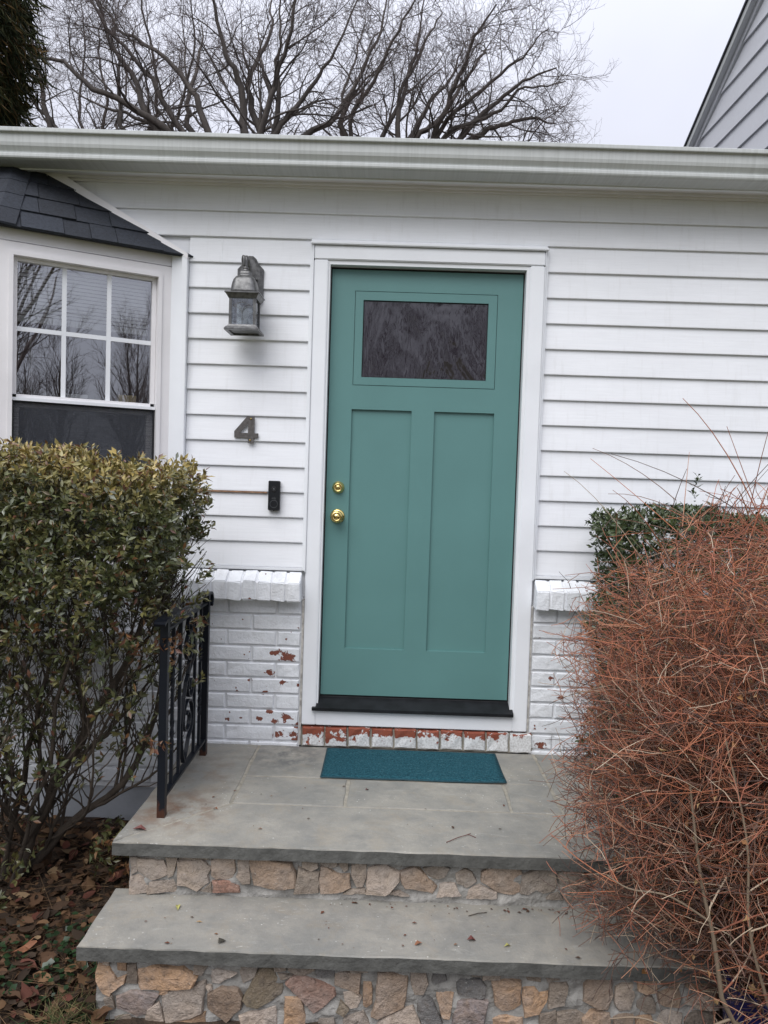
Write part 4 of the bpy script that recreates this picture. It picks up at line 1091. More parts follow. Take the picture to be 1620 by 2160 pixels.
# ================================================================ entrance steps
steps = empty('entrance_steps', (0.4, -0.6, -0.72))
tag(steps, 'entrance steps of grey flagstone slabs over tan fieldstone risers', 'steps')
LZ_ = -0.23; T2 = -0.430; SR = 1.36
def slab(name, poly, z, th, mat=None, jit=0.003, seed=0, parent=None):
    """flagstone with an uneven, slightly rounded edge"""
    r = random.Random(seed)
    # subdivide the outline
    P = []
    n = len(poly)
    for i in range(n):
        a, b = Vector(poly[i]), Vector(poly[(i+1) % n]); L = (b-a).length; k = max(2, int(L/0.05))
        for q in range(k):
            p = a.lerp(b, q/k)
            if 0 < q: 
                nn = Vector((-(b-a).y, (b-a).x)).normalized(); p = p+nn*r.uniform(-jit, jit)
            P.append(p)
    c = sum(P, Vector((0, 0)))/len(P)
    n = len(P)
    def ins(p, d): v = c-p; return p+v.normalized()*d
    V = []
    V += [(p.x, p.y, z-th) for p in P]
    V += [(p.x+r.uniform(-jit, jit)*.5, p.y+r.uniform(-jit, jit)*.5, z-th*0.5) for p in P]
    V += [(p.x, p.y, z-0.004) for p in P]
    V += [(q.x, q.y, z+r.uniform(-.0006, .0006)) for q in (ins(p, 0.004) for p in P)]
    F = [tuple(range(n))[::-1]]
    for k in range(3): F += [(k*n+i, k*n+(i+1) % n, (k+1)*n+(i+1) % n, (k+1)*n+i) for i in range(n)]
    F.append(tuple(range(3*n, 4*n)))
    me = mesh_from(name, V, F)
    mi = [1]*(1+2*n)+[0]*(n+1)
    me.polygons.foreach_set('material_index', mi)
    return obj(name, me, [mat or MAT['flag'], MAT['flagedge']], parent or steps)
J = 0.0058
mx = -0.275; my = -0.717; rx = SR-0.335
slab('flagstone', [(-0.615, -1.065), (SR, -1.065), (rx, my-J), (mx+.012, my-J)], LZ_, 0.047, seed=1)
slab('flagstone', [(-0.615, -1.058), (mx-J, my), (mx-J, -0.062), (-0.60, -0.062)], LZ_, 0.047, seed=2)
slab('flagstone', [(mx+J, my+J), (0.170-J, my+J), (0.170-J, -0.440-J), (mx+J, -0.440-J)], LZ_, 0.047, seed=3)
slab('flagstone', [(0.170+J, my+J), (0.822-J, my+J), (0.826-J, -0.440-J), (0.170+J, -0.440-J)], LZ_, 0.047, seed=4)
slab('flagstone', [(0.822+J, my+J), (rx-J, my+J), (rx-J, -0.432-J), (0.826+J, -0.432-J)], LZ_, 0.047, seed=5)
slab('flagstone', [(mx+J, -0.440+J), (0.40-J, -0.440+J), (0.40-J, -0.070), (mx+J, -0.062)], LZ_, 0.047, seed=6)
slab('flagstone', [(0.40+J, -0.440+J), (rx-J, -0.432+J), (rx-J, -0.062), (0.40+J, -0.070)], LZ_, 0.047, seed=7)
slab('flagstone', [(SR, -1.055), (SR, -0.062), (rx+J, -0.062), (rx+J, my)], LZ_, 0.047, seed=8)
part('joint_mortar', MAT['mortar_tan'], steps, (-0.60, SR-.01, -1.03, -0.058, LZ_-0.048, LZ_-0.0035))
XS = on_x = 0.02
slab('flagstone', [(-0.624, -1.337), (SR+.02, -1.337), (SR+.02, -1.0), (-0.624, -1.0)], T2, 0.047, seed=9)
# mortar cores
YR1, YR2 = -1.022, -1.280
def core(name, x0, x1, y0, y1, z0, z1):
    """mortar block with an uneven front"""
    nxx, nzz = int((x1-x0)/0.02), max(3, int((z1-z0)/0.02))
    V = []; F = []
    for j in range(nzz+1):
        for i in range(nxx+1):
            x = x0+(x1-x0)*i/nxx; z = z0+(z1-z0)*j/nzz
            y = y0+0.004*math.sin(x*61+z*37)+0.004*math.sin(z*83-x*23)
            V.append((x, y, z))
    for j in range(nzz):
        for i in range(nxx): a = j*(nxx+1)+i; F.append((a, a+1, a+nxx+2, a+nxx+1))
    g = G(); g.add(V, F); g.box(x0, x1, y0+0.012, y1, z0, z1)
    return obj(name, g.mesh(name), MAT['riser_mortar'], steps)
core('riser_mortar', -0.567, SR-0.03, YR1, -0.06, -0.76, LZ_-0.0475)
core('riser_mortar', -0.580, SR-0.01, YR2, -1.03, -0.80, T2-0.0475)
def fieldstone(poly, y, col, seed):
    """one irregular stone: chipped outline, pillowed face with facets"""
    r = random.Random(seed)
    P = [Vector(p) for p in poly]; out = []
    ar = sum(P[i].x*P[(i+1) % len(P)].y-P[(i+1) % len(P)].x*P[i].y for i in range(len(P)))
    if ar < 0: P = P[::-1]
    n = len(P)
    c0 = sum(P, Vector((0, 0)))/n; P = [c0+(q-c0)*1.075 for q in P]
    for i in range(n):
        a, b = P[i], P[(i+1) % n]; L = (b-a).length; k = max(1, int(L/0.018))
        for q in range(k):
            p = a.lerp(b, q/k)
            if q or k == 1: p = p+Vector((r.uniform(-1, 1), r.uniform(-1, 1)))*0.0022
            out.append(p)
    P = out; n = len(P)
    c = sum(P, Vector((0, 0)))/n
    size = math.sqrt(abs(ar)/2)
    dp = 0.010+0.10*min(size, 0.14)*r.uniform(0.6, 1.1)
    tilt = (r.uniform(-.14, .14), r.uniform(-.14, .14))
    V = []
    for rad, d in ((1.0, 0.012), (0.99, -0.62), (0.93, -0.95), (0.5, -1.0)):
        for p in P:
            q = c+(p-c)*rad
            if rad < 0.9: q = q+Vector((r.uniform(-1, 1), r.uniform(-1, 1)))*0.003*(1+size*6)
            if d > 0: yy = y+d
            else: yy = y+d*dp+(q.x-c.x)*tilt[0]+(q.y-c.y)*tilt[1]+r.uniform(-1, 1)*0.0024
            V.append((q.x, yy, q.y))
    F = []
    for k in range(3): F += [(k*n+i, k*n+(i+1) % n, (k+1)*n+(i+1) % n, (k+1)*n+i) for i in range(n)]
    V.append((c.x, y-dp*1.08+r.uniform(-.003, .003), c.y)); F += [(3*n+i, 3*n+(i+1) % n, 4*n) for i in range(n)]
    me = mesh_from('fieldstone', V, F); smooth(me); me.set_sharp_from_angle(angle=R_(28))
    return obj('fieldstone', me, STONE[col], steps)
sd_ = 0
for col, poly in RISER_UPPER: sd_ += 1; fieldstone(poly, YR1+0.004, col, sd_)
for col, poly in RISER_LOWER: sd_ += 1; fieldstone(poly, YR2+0.004, col, sd_)
rr = random.Random(5)
def filler(x0, x1, z0, z1, y):
    x = x0
    while x < x1-0.05:
        w = rr.uniform(0.06, 0.12); zz = z0
        while zz < z1-0.03:
            h = rr.uniform(0.05, 0.11)
            if zz+h > z1-0.02: h = z1-zz
            pts = []
            for k in range(7):
                a = 2*math.pi*k/7+rr.uniform(-.25, .25)
                pts.append((x+w/2+w*0.47*max(-1, min(1, 1.25*math.cos(a)))*rr.uniform(.85, 1), zz+h/2+h*0.45*max(-1, min(1, 1.25*math.sin(a)))*rr.uniform(.85, 1)))
            fieldstone(pts, y, rr.choice('tbnob'), rr.randint(0, 9999)); zz += h
        x += w
filler(1.10, SR-0.04, -0.425, -0.29, YR1+.004)
filler(0.965, SR-0.02, -0.70, -0.485, YR2+.004)

# ================================================================ wall lantern
lan = empty('wall_lantern', (-0.378, -0.03, 1.90))
tag(lan, 'pewter wall lantern with clear etched glass left of the door', 'lantern')
def superring(h, z, cx, cy, n=28, e=5.0):
    out = []
    for k in range(n):
        a = 2*math.pi*(k+0.5)/n; c, s = math.cos(a), math.sin(a)
        r = h/((abs(c)**e+abs(s)**e)**(1/e))
        out.append((cx+r*c, cy+r*s, z))
    return out
def stack(g, rings):
    n = len(rings[0]); V = [p for r in rings for p in r]
    F = [(i*n+k, i*n+(k+1) % n, (i+1)*n+(k+1) % n, (i+1)*n+k) for i in range(len(rings)-1) for k in range(n)]
    F += [tuple(range(n))[::-1], tuple(range((len(rings)-1)*n, len(rings)*n))]
    g.add(V, F)
LXc, LYc = -0.377, -0.150
g = G()
pl = [(-0.061, 1.86), (-0.061, 2.005), (-0.052, 2.014), (-0.036, 2.030), (-0.026, 2.052), (-0.010, 2.066), (0.010, 2.066), (0.026, 2.052), (0.036, 2.030), (0.052, 2.014), (0.061, 2.005), (0.061, 1.86), (0.040, 1.835), (-0.040, 1.835)]
n = len(pl); c = (0.0, 1.95)
V = [(LXc+0.002+p[0], -0.020, p[1]) for p in pl]+[(LXc+0.002+p[0], -0.040, p[1]) for p in pl]+[(LXc+0.002+p[0]*0.74, -0.052, c[1]+(p[1]-c[1])*0.86) for p in pl]
F = [(k*n+(i+1) % n, k*n+i, (k+1)*n+i, (k+1)*n+(i+1) % n) for k in range(2) for i in range(n)]+[tuple(range(2*n, 3*n))[::-1]]
g.add(V, F)
g.sm = True; g.lathe([(0.0075, 0.0), (0.0075, -0.004), (0.004, -0.008), (0.001, -0.009)], (LXc+0.034, -0.051, 1.955), seg=12)
g.lathe([(0.0075, 0.0), (0.0075, -0.004), (0.004, -0.008), (0.001, -0.009)], (LXc-0.030, -0.051, 1.955), seg=12)
obj('back_plate', g.mesh('back_plate'), MAT['pewter'], lan)
g = G(); g.sm = True
g.tube(resample([(LXc+.012, -0.050, 1.945), (LXc+.010, -0.085, 1.955), (LXc+.006, -0.105, 1.99), (LXc+.002, -0.12, 2.022), (LXc, -0.138, 2.030), (LXc, -0.150, 2.015), (LXc, -0.150, 1.962)], 22), [0.015-0.006*i/21 for i in range(22)], 10)
g.lathe([(0.011, 0), (0.0155, 0.003), (0.0155, 0.008), (0.011, 0.011), (0.0145, 0.014), (0.0145, 0.019), (0.009, 0.024)], (LXc, LYc, 1.963), 'z', 18)
g.tube(resample([(LXc-.012, -0.128, 1.995), (LXc-.016, -0.14, 2.018), (LXc-.012, -0.152, 2.032), (LXc-.006, -0.162, 2.022), (LXc-.007, -0.16, 1.99)], 14), 0.0065, 8)
obj('arm', g.mesh('arm'), MAT['pewter'], lan)
g = G(); g.sm = True
stack(g, [superring(h, z, LXc, LYc) for h, z in ((0.062, 1.8635), (0.0605, 1.872), (0.058, 1.885), (0.055, 1.903), (0.0495, 1.922), (0.041, 1.935), (0.031, 1.941), (0.0275, 1.944), (0.0285, 1.95), (0.027, 1.960), (0.019, 1.966))])
g.sm = False
def frus(g, h0, z0, h1, z1):
    g.add([(LXc-h0, LYc-h0, z0), (LXc+h0, LYc-h0, z0), (LXc+h0, LYc+h0, z0), (LXc-h0, LYc+h0, z0), (LXc-h1, LYc-h1, z1), (LXc+h1, LYc-h1, z1), (LXc+h1, LYc+h1, z1), (LXc-h1, LYc+h1, z1)], [(0,3,2,1),(4,5,6,7),(0,1,5,4),(1,2,6,5),(2,3,7,6),(3,0,4,7)])
frus(g, 0.076, 1.8600, 0.066, 1.8632); frus(g, 0.0775, 1.8545, 0.0775, 1.8598); frus(g, 0.0625, 1.834, 0.074, 1.8543)
obj('roof_cap', g.mesh('roof_cap'), MAT['pewter'], lan)
for sx in (-1, 1):
    for sy in (-1, 1):
        part('corner_bar', MAT['pewter'], lan, (LXc+sx*0.0535-0.006, LXc+sx*0.0535+0.006, LYc+sy*0.0535-0.006, LYc+sy*0.0535+0.006, 1.7175, 1.8338))
for (x0, x1, y0, y1) in ((-0.0472, 0.0472, -0.0545, -0.0525), (-0.0472, 0.0472, 0.0525, 0.0545), (-0.0545, -0.0525, -0.0472, 0.0472), (0.0525, 0.0545, -0.0472, 0.0472)):
    part('glass_pane', MAT['lampglass'], lan, (LXc+x0, LXc+x1, LYc+y0, LYc+y1, 1.7178, 1.8336))
g = G(); g.sm = True
yf = LYc-0.0556
def etch(pts): g.tube(resample([(LXc+a, yf, 1.7178+b) for a, b in pts], 12), 0.0011, 5)
etch([(-0.001, 0.001), (-0.001, 0.05)]); etch([(-0.001, 0.048), (0.008, 0.066), (0.022, 0.076), (0.043, 0.080)]); etch([(-0.001, 0.048), (-0.010, 0.066), (-0.024, 0.077), (-0.043, 0.080)])
etch([(-0.001, 0.055), (0.006, 0.072), (0.018, 0.084), (0.034, 0.086)]); etch([(-0.001, 0.055), (-0.008, 0.072), (-0.020, 0.084), (-0.036, 0.086)]); etch([(-0.036, 0.086), (-0.02, 0.094), (-0.001, 0.097), (0.018, 0.094), (0.034, 0.086)]); etch([(-0.001, 0.097), (-0.001, 0.108)])
obj('glass_tracery', g.mesh('glass_tracery'), MAT['pewter'], lan)
g = G(); frus(g, 0.066, 1.7085, 0.0605, 1.7174); frus(g, 0.077, 1.6975, 0.068, 1.7083)
# open tray rim
for b in ((-0.0765, 0.0765, -0.0765, -0.060), (-0.0765, 0.0765, 0.060, 0.0765), (-0.0765, -0.060, -0.0599, 0.0599), (0.060, 0.0765, -0.0599, 0.0599)): g.box(LXc+b[0], LXc+b[1], LYc+b[2], LYc+b[3], 1.6905, 1.6973)
obj('base_tray', g.mesh('base_tray'), MAT['pewter'], lan)
g = G(); g.sm = True; g.lathe([(0.012, 0), (0.012, 0.028), (0.009, 0.032), (0.016, 0.045), (0.021, 0.060), (0.019, 0.076), (0.010, 0.088), (0.002, 0.091)], (LXc, LYc, 1.7176), 'z', 16)
obj('bulb', g.mesh('bulb'), MAT['blind'], lan)

# ================================================================ house number
def filled(name, loops, y0, depth, bevel=0.0):
    cu = bpy.data.curves.new(name, 'CURVE'); cu.dimensions = '2D'; cu.fill_mode = 'BOTH'; cu.extrude = depth/2; cu.bevel_depth = bevel
    for lp in loops:
        s = cu.splines.new('POLY'); s.points.add(len(lp)-1); s.use_cyclic_u = True
        for i, (a, b) in enumerate(lp): s.points[i].co = (a, b, 0, 1)
    tmp = bpy.data.objects.new('tmp', cu)
    me = bpy.data.meshes.new_from_object(tmp)
    bpy.data.objects.remove(tmp); bpy.data.curves.remove(cu)
    me.transform(Matrix(((1, 0, 0, 0), (0, 0, -1, y0), (0, 1, 0, 0), (0, 0, 0, 1))))
    me.name = name; me.materials.clear()
    return me
num = empty('house_number', (-0.375, -0.034, 1.20))
tag(num, 'bronze metal numeral 4 screwed to the siding under the lantern', 'house number')
def dsk(zx, zy): return (-0.436+(zx+(zy-165)*0.03-140)*0.000248, 1.322-(zy-(zx-140)*0.03-157)*0.000238)
outer = [dsk(*q) for q in ((385, 165), (530, 168), (520, 490), (597, 497), (590, 590), (510, 588), (505, 690), (395, 688), (398, 582), (140, 576), (140, 450))]
hole = [dsk(*q) for q in ((405, 300), (400, 487), (250, 480))]
obj('numeral', filled('numeral', [outer, hole], -0.040, 0.006, 0.0), MAT['bronze'], num)
for q in ((460, 210), (440, 632)):
    a, b = dsk(*q); g = G(); g.sm = True; g.lathe([(0.0042, 0), (0.0040, -0.0016), (0.002, -0.0024)], (a, -0.0438, b), seg=12)
    obj('screw', g.mesh('screw'), MAT['brassdark'], num)

# ================================================================ video doorbell
bell = empty('video_doorbell', (-0.237, -0.034, 0.955))
tag(bell, 'slim black video doorbell on the siding beside the door casing', 'doorbell')
bevel_part('body', MAT['plastic'], bell, (-0.2645, -0.2095, -0.060, -0.034, 0.886, 1.025), 0.003, 3)
g = G(); g.sm = True; g.lathe([(0.013, 0), (0.013, -0.0015), (0.009, -0.002), (0.006, -0.0012), (0.002, -0.0008)], (-0.2375, -0.0602, 0.985), seg=24)
obj('lens', g.mesh('lens'), MAT['gasket'], bell)
g = G(); g.sm = True; g.lathe([(0.0042, 0), (0.003, -0.0012), (0.001, -0.0016)], (-0.2375, -0.0617, 0.986), seg=14); obj('lens_glint', g.mesh('lens_glint'), MAT['greymark'], bell)
g = G(); g.sm = True
g.tube([(-0.2370+0.0175*math.cos(a), -0.0602, 0.9165+0.0175*math.sin(a)) for a in np.linspace(0, 2*math.pi, 33)], 0.0008, 5)
obj('button_ring', g.mesh('button_ring'), MAT['greymark'], bell)
cu = bpy.data.curves.new('t', 'FONT'); cu.body = 'eufy'; cu.size = 0.012; cu.align_x = 'CENTER'; cu.extrude = 0.0003
tmp = bpy.data.objects.new('t', cu); me = bpy.data.meshes.new_from_object(tmp); bpy.data.objects.remove(tmp); bpy.data.curves.remove(cu)
me.transform(Matrix(((1, 0, 0, -0.2375), (0, 0, -1, -0.0602), (0, 1, 0, 0.940), (0, 0, 0, 1)))); me.materials.clear()
obj('wordmark', me, MAT['greymark'], bell)
g = G(); g.box(-0.2395, -0.2345, -0.052, -0.045, 0.8825, 0.8858); obj('release_tab', g.mesh('release_tab'), MAT['plastic'], bell)

# ================================================================ door mat
matt = empty('door_mat', (0.445, -0.23, -0.23))
tag(matt, 'teal ribbed door mat lying in front of the door', 'door mat')
def rounded(x0, x1, y0, y1, r, n=5):
    out = []
    for cx, cy, a0_ in ((x1-r, y1-r, 0), (x0+r, y1-r, 90), (x0+r, y0+r, 180), (x1-r, y0+r, 270)):
        for k in range(n+1): a = R_(a0_+90*k/n); out.append((cx+r*math.cos(a), cy+r*math.sin(a)))
    return out
def warp(x, y, z):
    return (x, y, z+0.003*math.exp(-((y+0.435)/0.05)**2)*(0.4+0.6*math.sin(x*9+1)**2)+0.004*math.exp(-((x-0.84)/0.06)**2-((y+0.43)/0.08)**2))
def sheet(name, x0, x1, y0, y1, r, z0, z1, mat):
    nxx, nyy = 40, 22; V = []; F = []
    for j in range(nyy+1):
        for i in range(nxx+1):
            x = x0+(x1-x0)*i/nxx; y = y0+(y1-y0)*j/nyy
            V.append(warp(x, y, z1+(0.0 if 0 < i < nxx and 0 < j < nyy else -0.001)))
    k = nxx+1
    for j in range(nyy):
        for i in range(nxx): a = j*k+i; F.append((a, a+1, a+k+1, a+k))
    b = len(V); ring = list(range(k))+[j*k+nxx for j in range(1, nyy+1)]+[nyy*k+i for i in range(nxx-1, -1, -1)]+[j*k for j in range(nyy-1, 0, -1)]
    for q in ring: V.append((V[q][0], V[q][1], V[q][2]-(z1-z0)))
    m_ = len(ring); F += [(ring[(i+1) % m_], ring[i], b+i, b+(i+1) % m_) for i in range(m_)]
    me = mesh_from(name, V, F); smooth(me)
    return obj(name, me, mat, matt)
sheet('border', 0.048, 0.843, -0.440, -0.082, 0.01, -0.2295, -0.2255, MAT['matedge'])
sheet('pile', 0.055, 0.836, -0.433, -0.089, 0.01, -0.2295, -0.2225, MAT['mat'])

# ================================================================ iron railing
rail = empty('iron_railing', (-0.505, -0.54, -0.23))
tag(rail, 'short black wrought iron railing with scrolls on the left of the landing', 'railing')
RX = -0.505
def ipart(name, *boxes): return part(name, MAT['iron'], rail, *boxes)
ipart('post', (RX-0.0145, RX+0.0145, -0.872, -0.843, -0.2295, 0.505))
ipart('post', (RX-0.0145, RX+0.0145, -0.232, -0.203, -0.2295, 0.505))
g = G()
tr = resample([(0, -0.93, 0.500), (0, -0.90, 0.512), (0, -0.80, 0.513), (0, -0.5, 0.513), (0, -0.24, 0.513), (0, -0.19, 0.508), (0, -0.165, 0.488), (0, -0.168, 0.462), (0, -0.185, 0.452)], 30)
for i in range(len(tr)-1):
    p, q = tr[i], tr[i+1]; d = q-p; nrm = np.array([0, -d[2], d[1]]); nrm /= np.linalg.norm(nrm); h = nrm*0.0055
    w = 0.021
    g.hexa([(RX-w, *(p-h)[1:]), (RX+w, *(p-h)[1:]), (RX+w, *(q-h)[1:]), (RX-w, *(q-h)[1:]), (RX-w, *(p+h)[1:]), (RX+w, *(p+h)[1:]), (RX+w, *(q+h)[1:]), (RX-w, *(q+h)[1:])])
obj('top_rail', g.mesh('top_rail'), MAT['iron'], rail)
ipart('bottom_rail', (RX-0.012, RX+0.012, -0.8425, -0.2325, -0.163, -0.152))
ipart('upper_bar', (RX-0.009, RX+0.009, -0.8425, -0.2325, 0.462, 0.472))
def picket(y, twist):
    g = G(); n = 46; V = []; F = []
    for i in range(n+1):
        z = -0.152+0.6136*i/n
        a = math.pi/4
        if twist:
            s = 0
            for lo, hi in ((-0.02, 0.10), (0.22, 0.34)): s += min(max((z-lo)/(hi-lo), 0), 1)*math.pi*1.5
            a += s
        for k in range(4):
            V.append((RX+0.0088*math.cos(a+k*math.pi/2), y+0.0088*math.sin(a+k*math.pi/2), z))
    for i in range(n): F += [(i*4+k, i*4+(k+1) % 4, (i+1)*4+(k+1) % 4, (i+1)*4+k) for k in range(4)]
    g.add(V, F); return obj('picket', g.mesh('picket'), MAT['iron'], rail)
for y, tw in ((-0.742, True), (-0.640, False), (-0.405, False), (-0.312, True)): picket(y, tw)
def scroll(pts, name='scroll'):
    P = resample(pts, 70); g = G()
    w = 0.008
    for i in range(len(P)-1):
        p, q = P[i], P[i+1]; d = q-p; nn = np.array([-d[1], d[0]]); nn = nn/np.linalg.norm(nn)*0.0035
        g.hexa([(RX-w, *(p-nn)), (RX+w, *(p-nn)), (RX+w, *(q-nn)), (RX-w, *(q-nn)), (RX-w, *(p+nn)), (RX+w, *(p+nn)), (RX+w, *(q+nn)), (RX-w, *(q+nn))])
    return obj(name, g.mesh(name), MAT['iron'], rail)
def spiral(cy, cz, r, a0_, turns, sgn, n=16):
    return [(cy+r*(1-0.78*i/n)*math.cos(a0_+sgn*turns*2*math.pi*i/n), cz+r*(1-0.78*i/n)*math.sin(a0_+sgn*turns*2*math.pi*i/n)) for i in range(n+1)]
scroll(spiral(-0.520, 0.035, 0.095, -math.pi*0.42, 1.55, 1)[::-1]+[(-0.56, -0.135), (-0.60, -0.06), (-0.612, 0.02), (-0.590, 0.10), (-0.545, 0.20)]+spiral(-0.505, 0.325, 0.085, -0.25*math.pi, 1.4, 1)[0:])
scroll(spiral(-0.475, 0.160, 0.058, 0.6*math.pi, 1.4, 1)[::-1][:-1]+[(-0.52, 0.235), (-0.47, 0.33)]+spiral(-0.510, 0.415, 0.046, -0.1*math.pi, 1.2, 1))

# ================================================================ vegetation helpers
def leaf_cloud(B, D, U, L, Wd, curl=0.10):
    """leaves as folded pairs of quads; B base, D direction, U up hint, L length, Wd half width ratio"""
    K = len(B)
    D = D/(np.linalg.norm(D, axis=1, keepdims=True)+1e-9)
    S = np.cross(D, U); S /= np.linalg.norm(S, axis=1, keepdims=True)+1e-9
    Nn = np.cross(S, D)
    L = L[:, None]; w = (L*Wd[:, None]) if np.ndim(Wd) else L*Wd
    b = B; l = B+D*L*0.5-S*w+Nn*L*0.07; mth = B+D*L*0.52-Nn*L*0.01; r = B+D*L*0.5+S*w+Nn*L*0.07; tp = B+D*L-Nn*L*curl
    V = np.stack([b, l, mth, r, tp], 1).reshape(-1, 3)
    i = np.arange(K)[:, None]*5
    F = np.concatenate([i+np.array([[0, 2, 4, 1]]), i+np.array([[0, 3, 4, 2]])], 1).reshape(-1, 4)
    return V, F
def curled_leaves(B, D, U, L, Wd, rng):
    """dead leaves with three cross sections, cupped and bent at random"""
    K = len(B); D = D/(np.linalg.norm(D, axis=1, keepdims=True)+1e-9)
    S = np.cross(D, U); S /= np.linalg.norm(S, axis=1, keepdims=True)+1e-9
    Nn = np.cross(S, D); L = L[:, None]; w = L*Wd[:, None]; cup = L*rng.normal(size=(K, 1))*0.12; bend = L*rng.normal(size=(K, 1))*0.22
    jag = lambda: 0.8+0.4*rng.random((K, 1))
    rows = [B]
    for t_, ww in ((0.22, 0.75), (0.5, 1.0), (0.78, 0.62)):
        m_ = B+D*L*t_+Nn*bend*t_*t_
        rows += [m_-S*w*ww*jag()+Nn*cup, m_, m_+S*w*ww*jag()+Nn*cup]
    rows.append(B+D*L+Nn*bend)
    V = np.stack(rows, 1).reshape(-1, 3); i = np.arange(K)[:, None]*11
    T = np.array([[0, 2, 1], [0, 3, 2], [1, 2, 5], [1, 5, 4], [2, 3, 6], [2, 6, 5], [4, 5, 8], [4, 8, 7], [5, 6, 9], [5, 9, 8], [7, 8, 10], [8, 9, 10]])
    F = (i[:, :, None]+T[None]).reshape(-1, 3)
    return V, F
def unit(v): return v/(np.linalg.norm(v, axis=-1, keepdims=True)+1e-9)
def rosettes(P, A, k, rng, ll=(0.022, 0.036), spread=0.9, rad=0.012):
    """k leaves round each shoot tip P pointing along A"""
    S = len(P)
    A = unit(A)
    rv = rng.normal(size=(S, k, 3)); rv -= (rv*A[:, None]).sum(2, keepdims=True)*A[:, None]; rv = unit(rv)
    sp = spread*(0.45+0.8*rng.random((S, k, 1)))
    D = A[:, None]*np.cos(sp)+rv*np.sin(sp)
    back = rng.random((S, k, 1))*0.045
    B = P[:, None]-A[:, None]*back+rv*0.002
    L = ll[0]+(ll[1]-ll[0])*rng.random((S, k))
    U = np.broadcast_to(A[:, None], D.shape)+rng.normal(size=D.shape)*0.25
    return B.reshape(-1, 3), D.reshape(-1, 3), U.reshape(-1, 3), L.reshape(-1)
LEAF_V = np.array([(0, 0, 0), (0.5, -0.19, 0.07), (0.52, 0, -0.01), (0.5, 0.19, 0.07), (1, 0, -0.10)])
def leaf_obj_mesh(name, mat, wid=1.0, curl=1.0):
    V = LEAF_V.copy(); V[:, 1] *= wid; V[:, 2] *= curl
    me = mesh_from(name, V.tolist(), [(0, 2, 4, 1), (0, 3, 4, 2)]); me.materials.append(mat); return me
def place_leaf(name, me, parent, B, D, U, L):
    D = Vector(D).normalized(); S = Vector(U).cross(D).normalized(); Nn = D.cross(S)
    o = bpy.data.objects.new(name, me); put(o, parent, B)
    mm = Matrix((D, S, Nn)).transposed()
    o.rotation_mode = 'QUATERNION'; o.rotation_quaternion = mm.to_quaternion(); o.scale = (L, L, L)
    return o
CAMP = np.array([0.3029, -3.661, 1.0543])

# ================================================================ evergreen hedge at the left
rng = np.random.default_rng(21)
hedge = empty('evergreen_shrub', (-1.15, -0.6, -0.66))
tag(hedge, 'clipped olive green evergreen shrub with bare lower stems beside the railing', 'shrub')
trunks = [[(-1.22, -0.56, -0.70), (-1.10, -0.58, -0.42), (-0.90, -0.60, -0.02), (-0.72, -0.62, 0.30), (-0.62, -0.66, 0.62)],
          [(-1.20, -0.52, -0.70), (-0.98, -0.54, -0.42), (-0.74, -0.52, -0.20), (-0.62, -0.50, 0.10), (-0.58, -0.55, 0.50)],
          [(-1.24, -0.58, -0.70), (-1.16, -0.62, -0.30), (-1.05, -0.66, 0.10), (-0.98, -0.70, 0.45), (-0.90, -0.75, 0.85)],
          [(-1.30, -0.55, -0.70), (-1.32, -0.60, -0.2), (-1.22, -0.64, 0.2), (-1.20, -0.70, 0.55), (-1.15, -0.72, 0.9)],
          [(-1.34, -0.60, -0.70), (-1.50, -0.62, -0.1), (-1.55, -0.60, 0.3), (-1.60, -0.66, 0.8)],
          [(-1.20, -0.62, -0.70), (-1.02, -0.72, -0.22), (-0.90, -0.80, 0.22), (-0.78, -0.82, 0.6), (-0.7, -0.82, 0.85)],
          [(-1.42, -0.70, -0.70), (-1.36, -0.85, -0.3), (-1.22, -0.92, 0.1), (-1.12, -0.92, 0.5), (-1.1, -0.9, 0.9)],
          [(-1.26, -0.56, -0.70), (-1.02, -0.64, -0.30), (-0.82, -0.70, -0.05), (-0.72, -0.72, 0.20), (-0.64, -0.7, 0.5)]]
TP = []; TR = []
for i, tk in enumerate(trunks):
    p = resample(tk, 14); p[1:] += rng.normal(size=(13, 3))*0.008
    r0 = (0.028, 0.02, 0.014, 0.016, 0.018, 0.010, 0.012, 0.010)[i]
    rr_ = r0*np.linspace(1, 0.32, 14); TP.append(p); TR.append(rr_)
    V, F = tubes(p[None], rr_[None], 8); me = mesh_np('stem', V, F); smooth(me); obj('stem', me, MAT['stem'], hedge)
TP = np.array(TP); TR = np.array(TR)
B1, R1 = grow(TP, TR, 14, 0.55, 0.75, 8, 0.35, 0.12, 0.12, 0.5, 0.4, rng)
B2, R2 = grow(B1, R1, 12, 0.28, 0.75, 6, 0.3, 0.14, 0.2, 0.6, 0.5, rng, 0.0012)
keep2 = (B2[:, -1, 2] < 1.04) & (B2[:, -1, 0] < -0.42) & (B2[:, -1, 1] > -1.05)
B2, R2 = B2[keep2], R2[keep2]
k1 = (B1[:, -1, 2] < 1.05) & (B1[:, -1, 0] < -0.45)
V1, F1 = tubes(B1[k1], R1[k1], 5); V2, F2 = tubes(B2, R2, 4)
me = mesh_np('branches', np.vstack([V1, V2]), np.vstack([F1, F2+len(V1)])); smooth(me)
tag(obj('branches', me, MAT['stem'], hedge), kind='stuff')
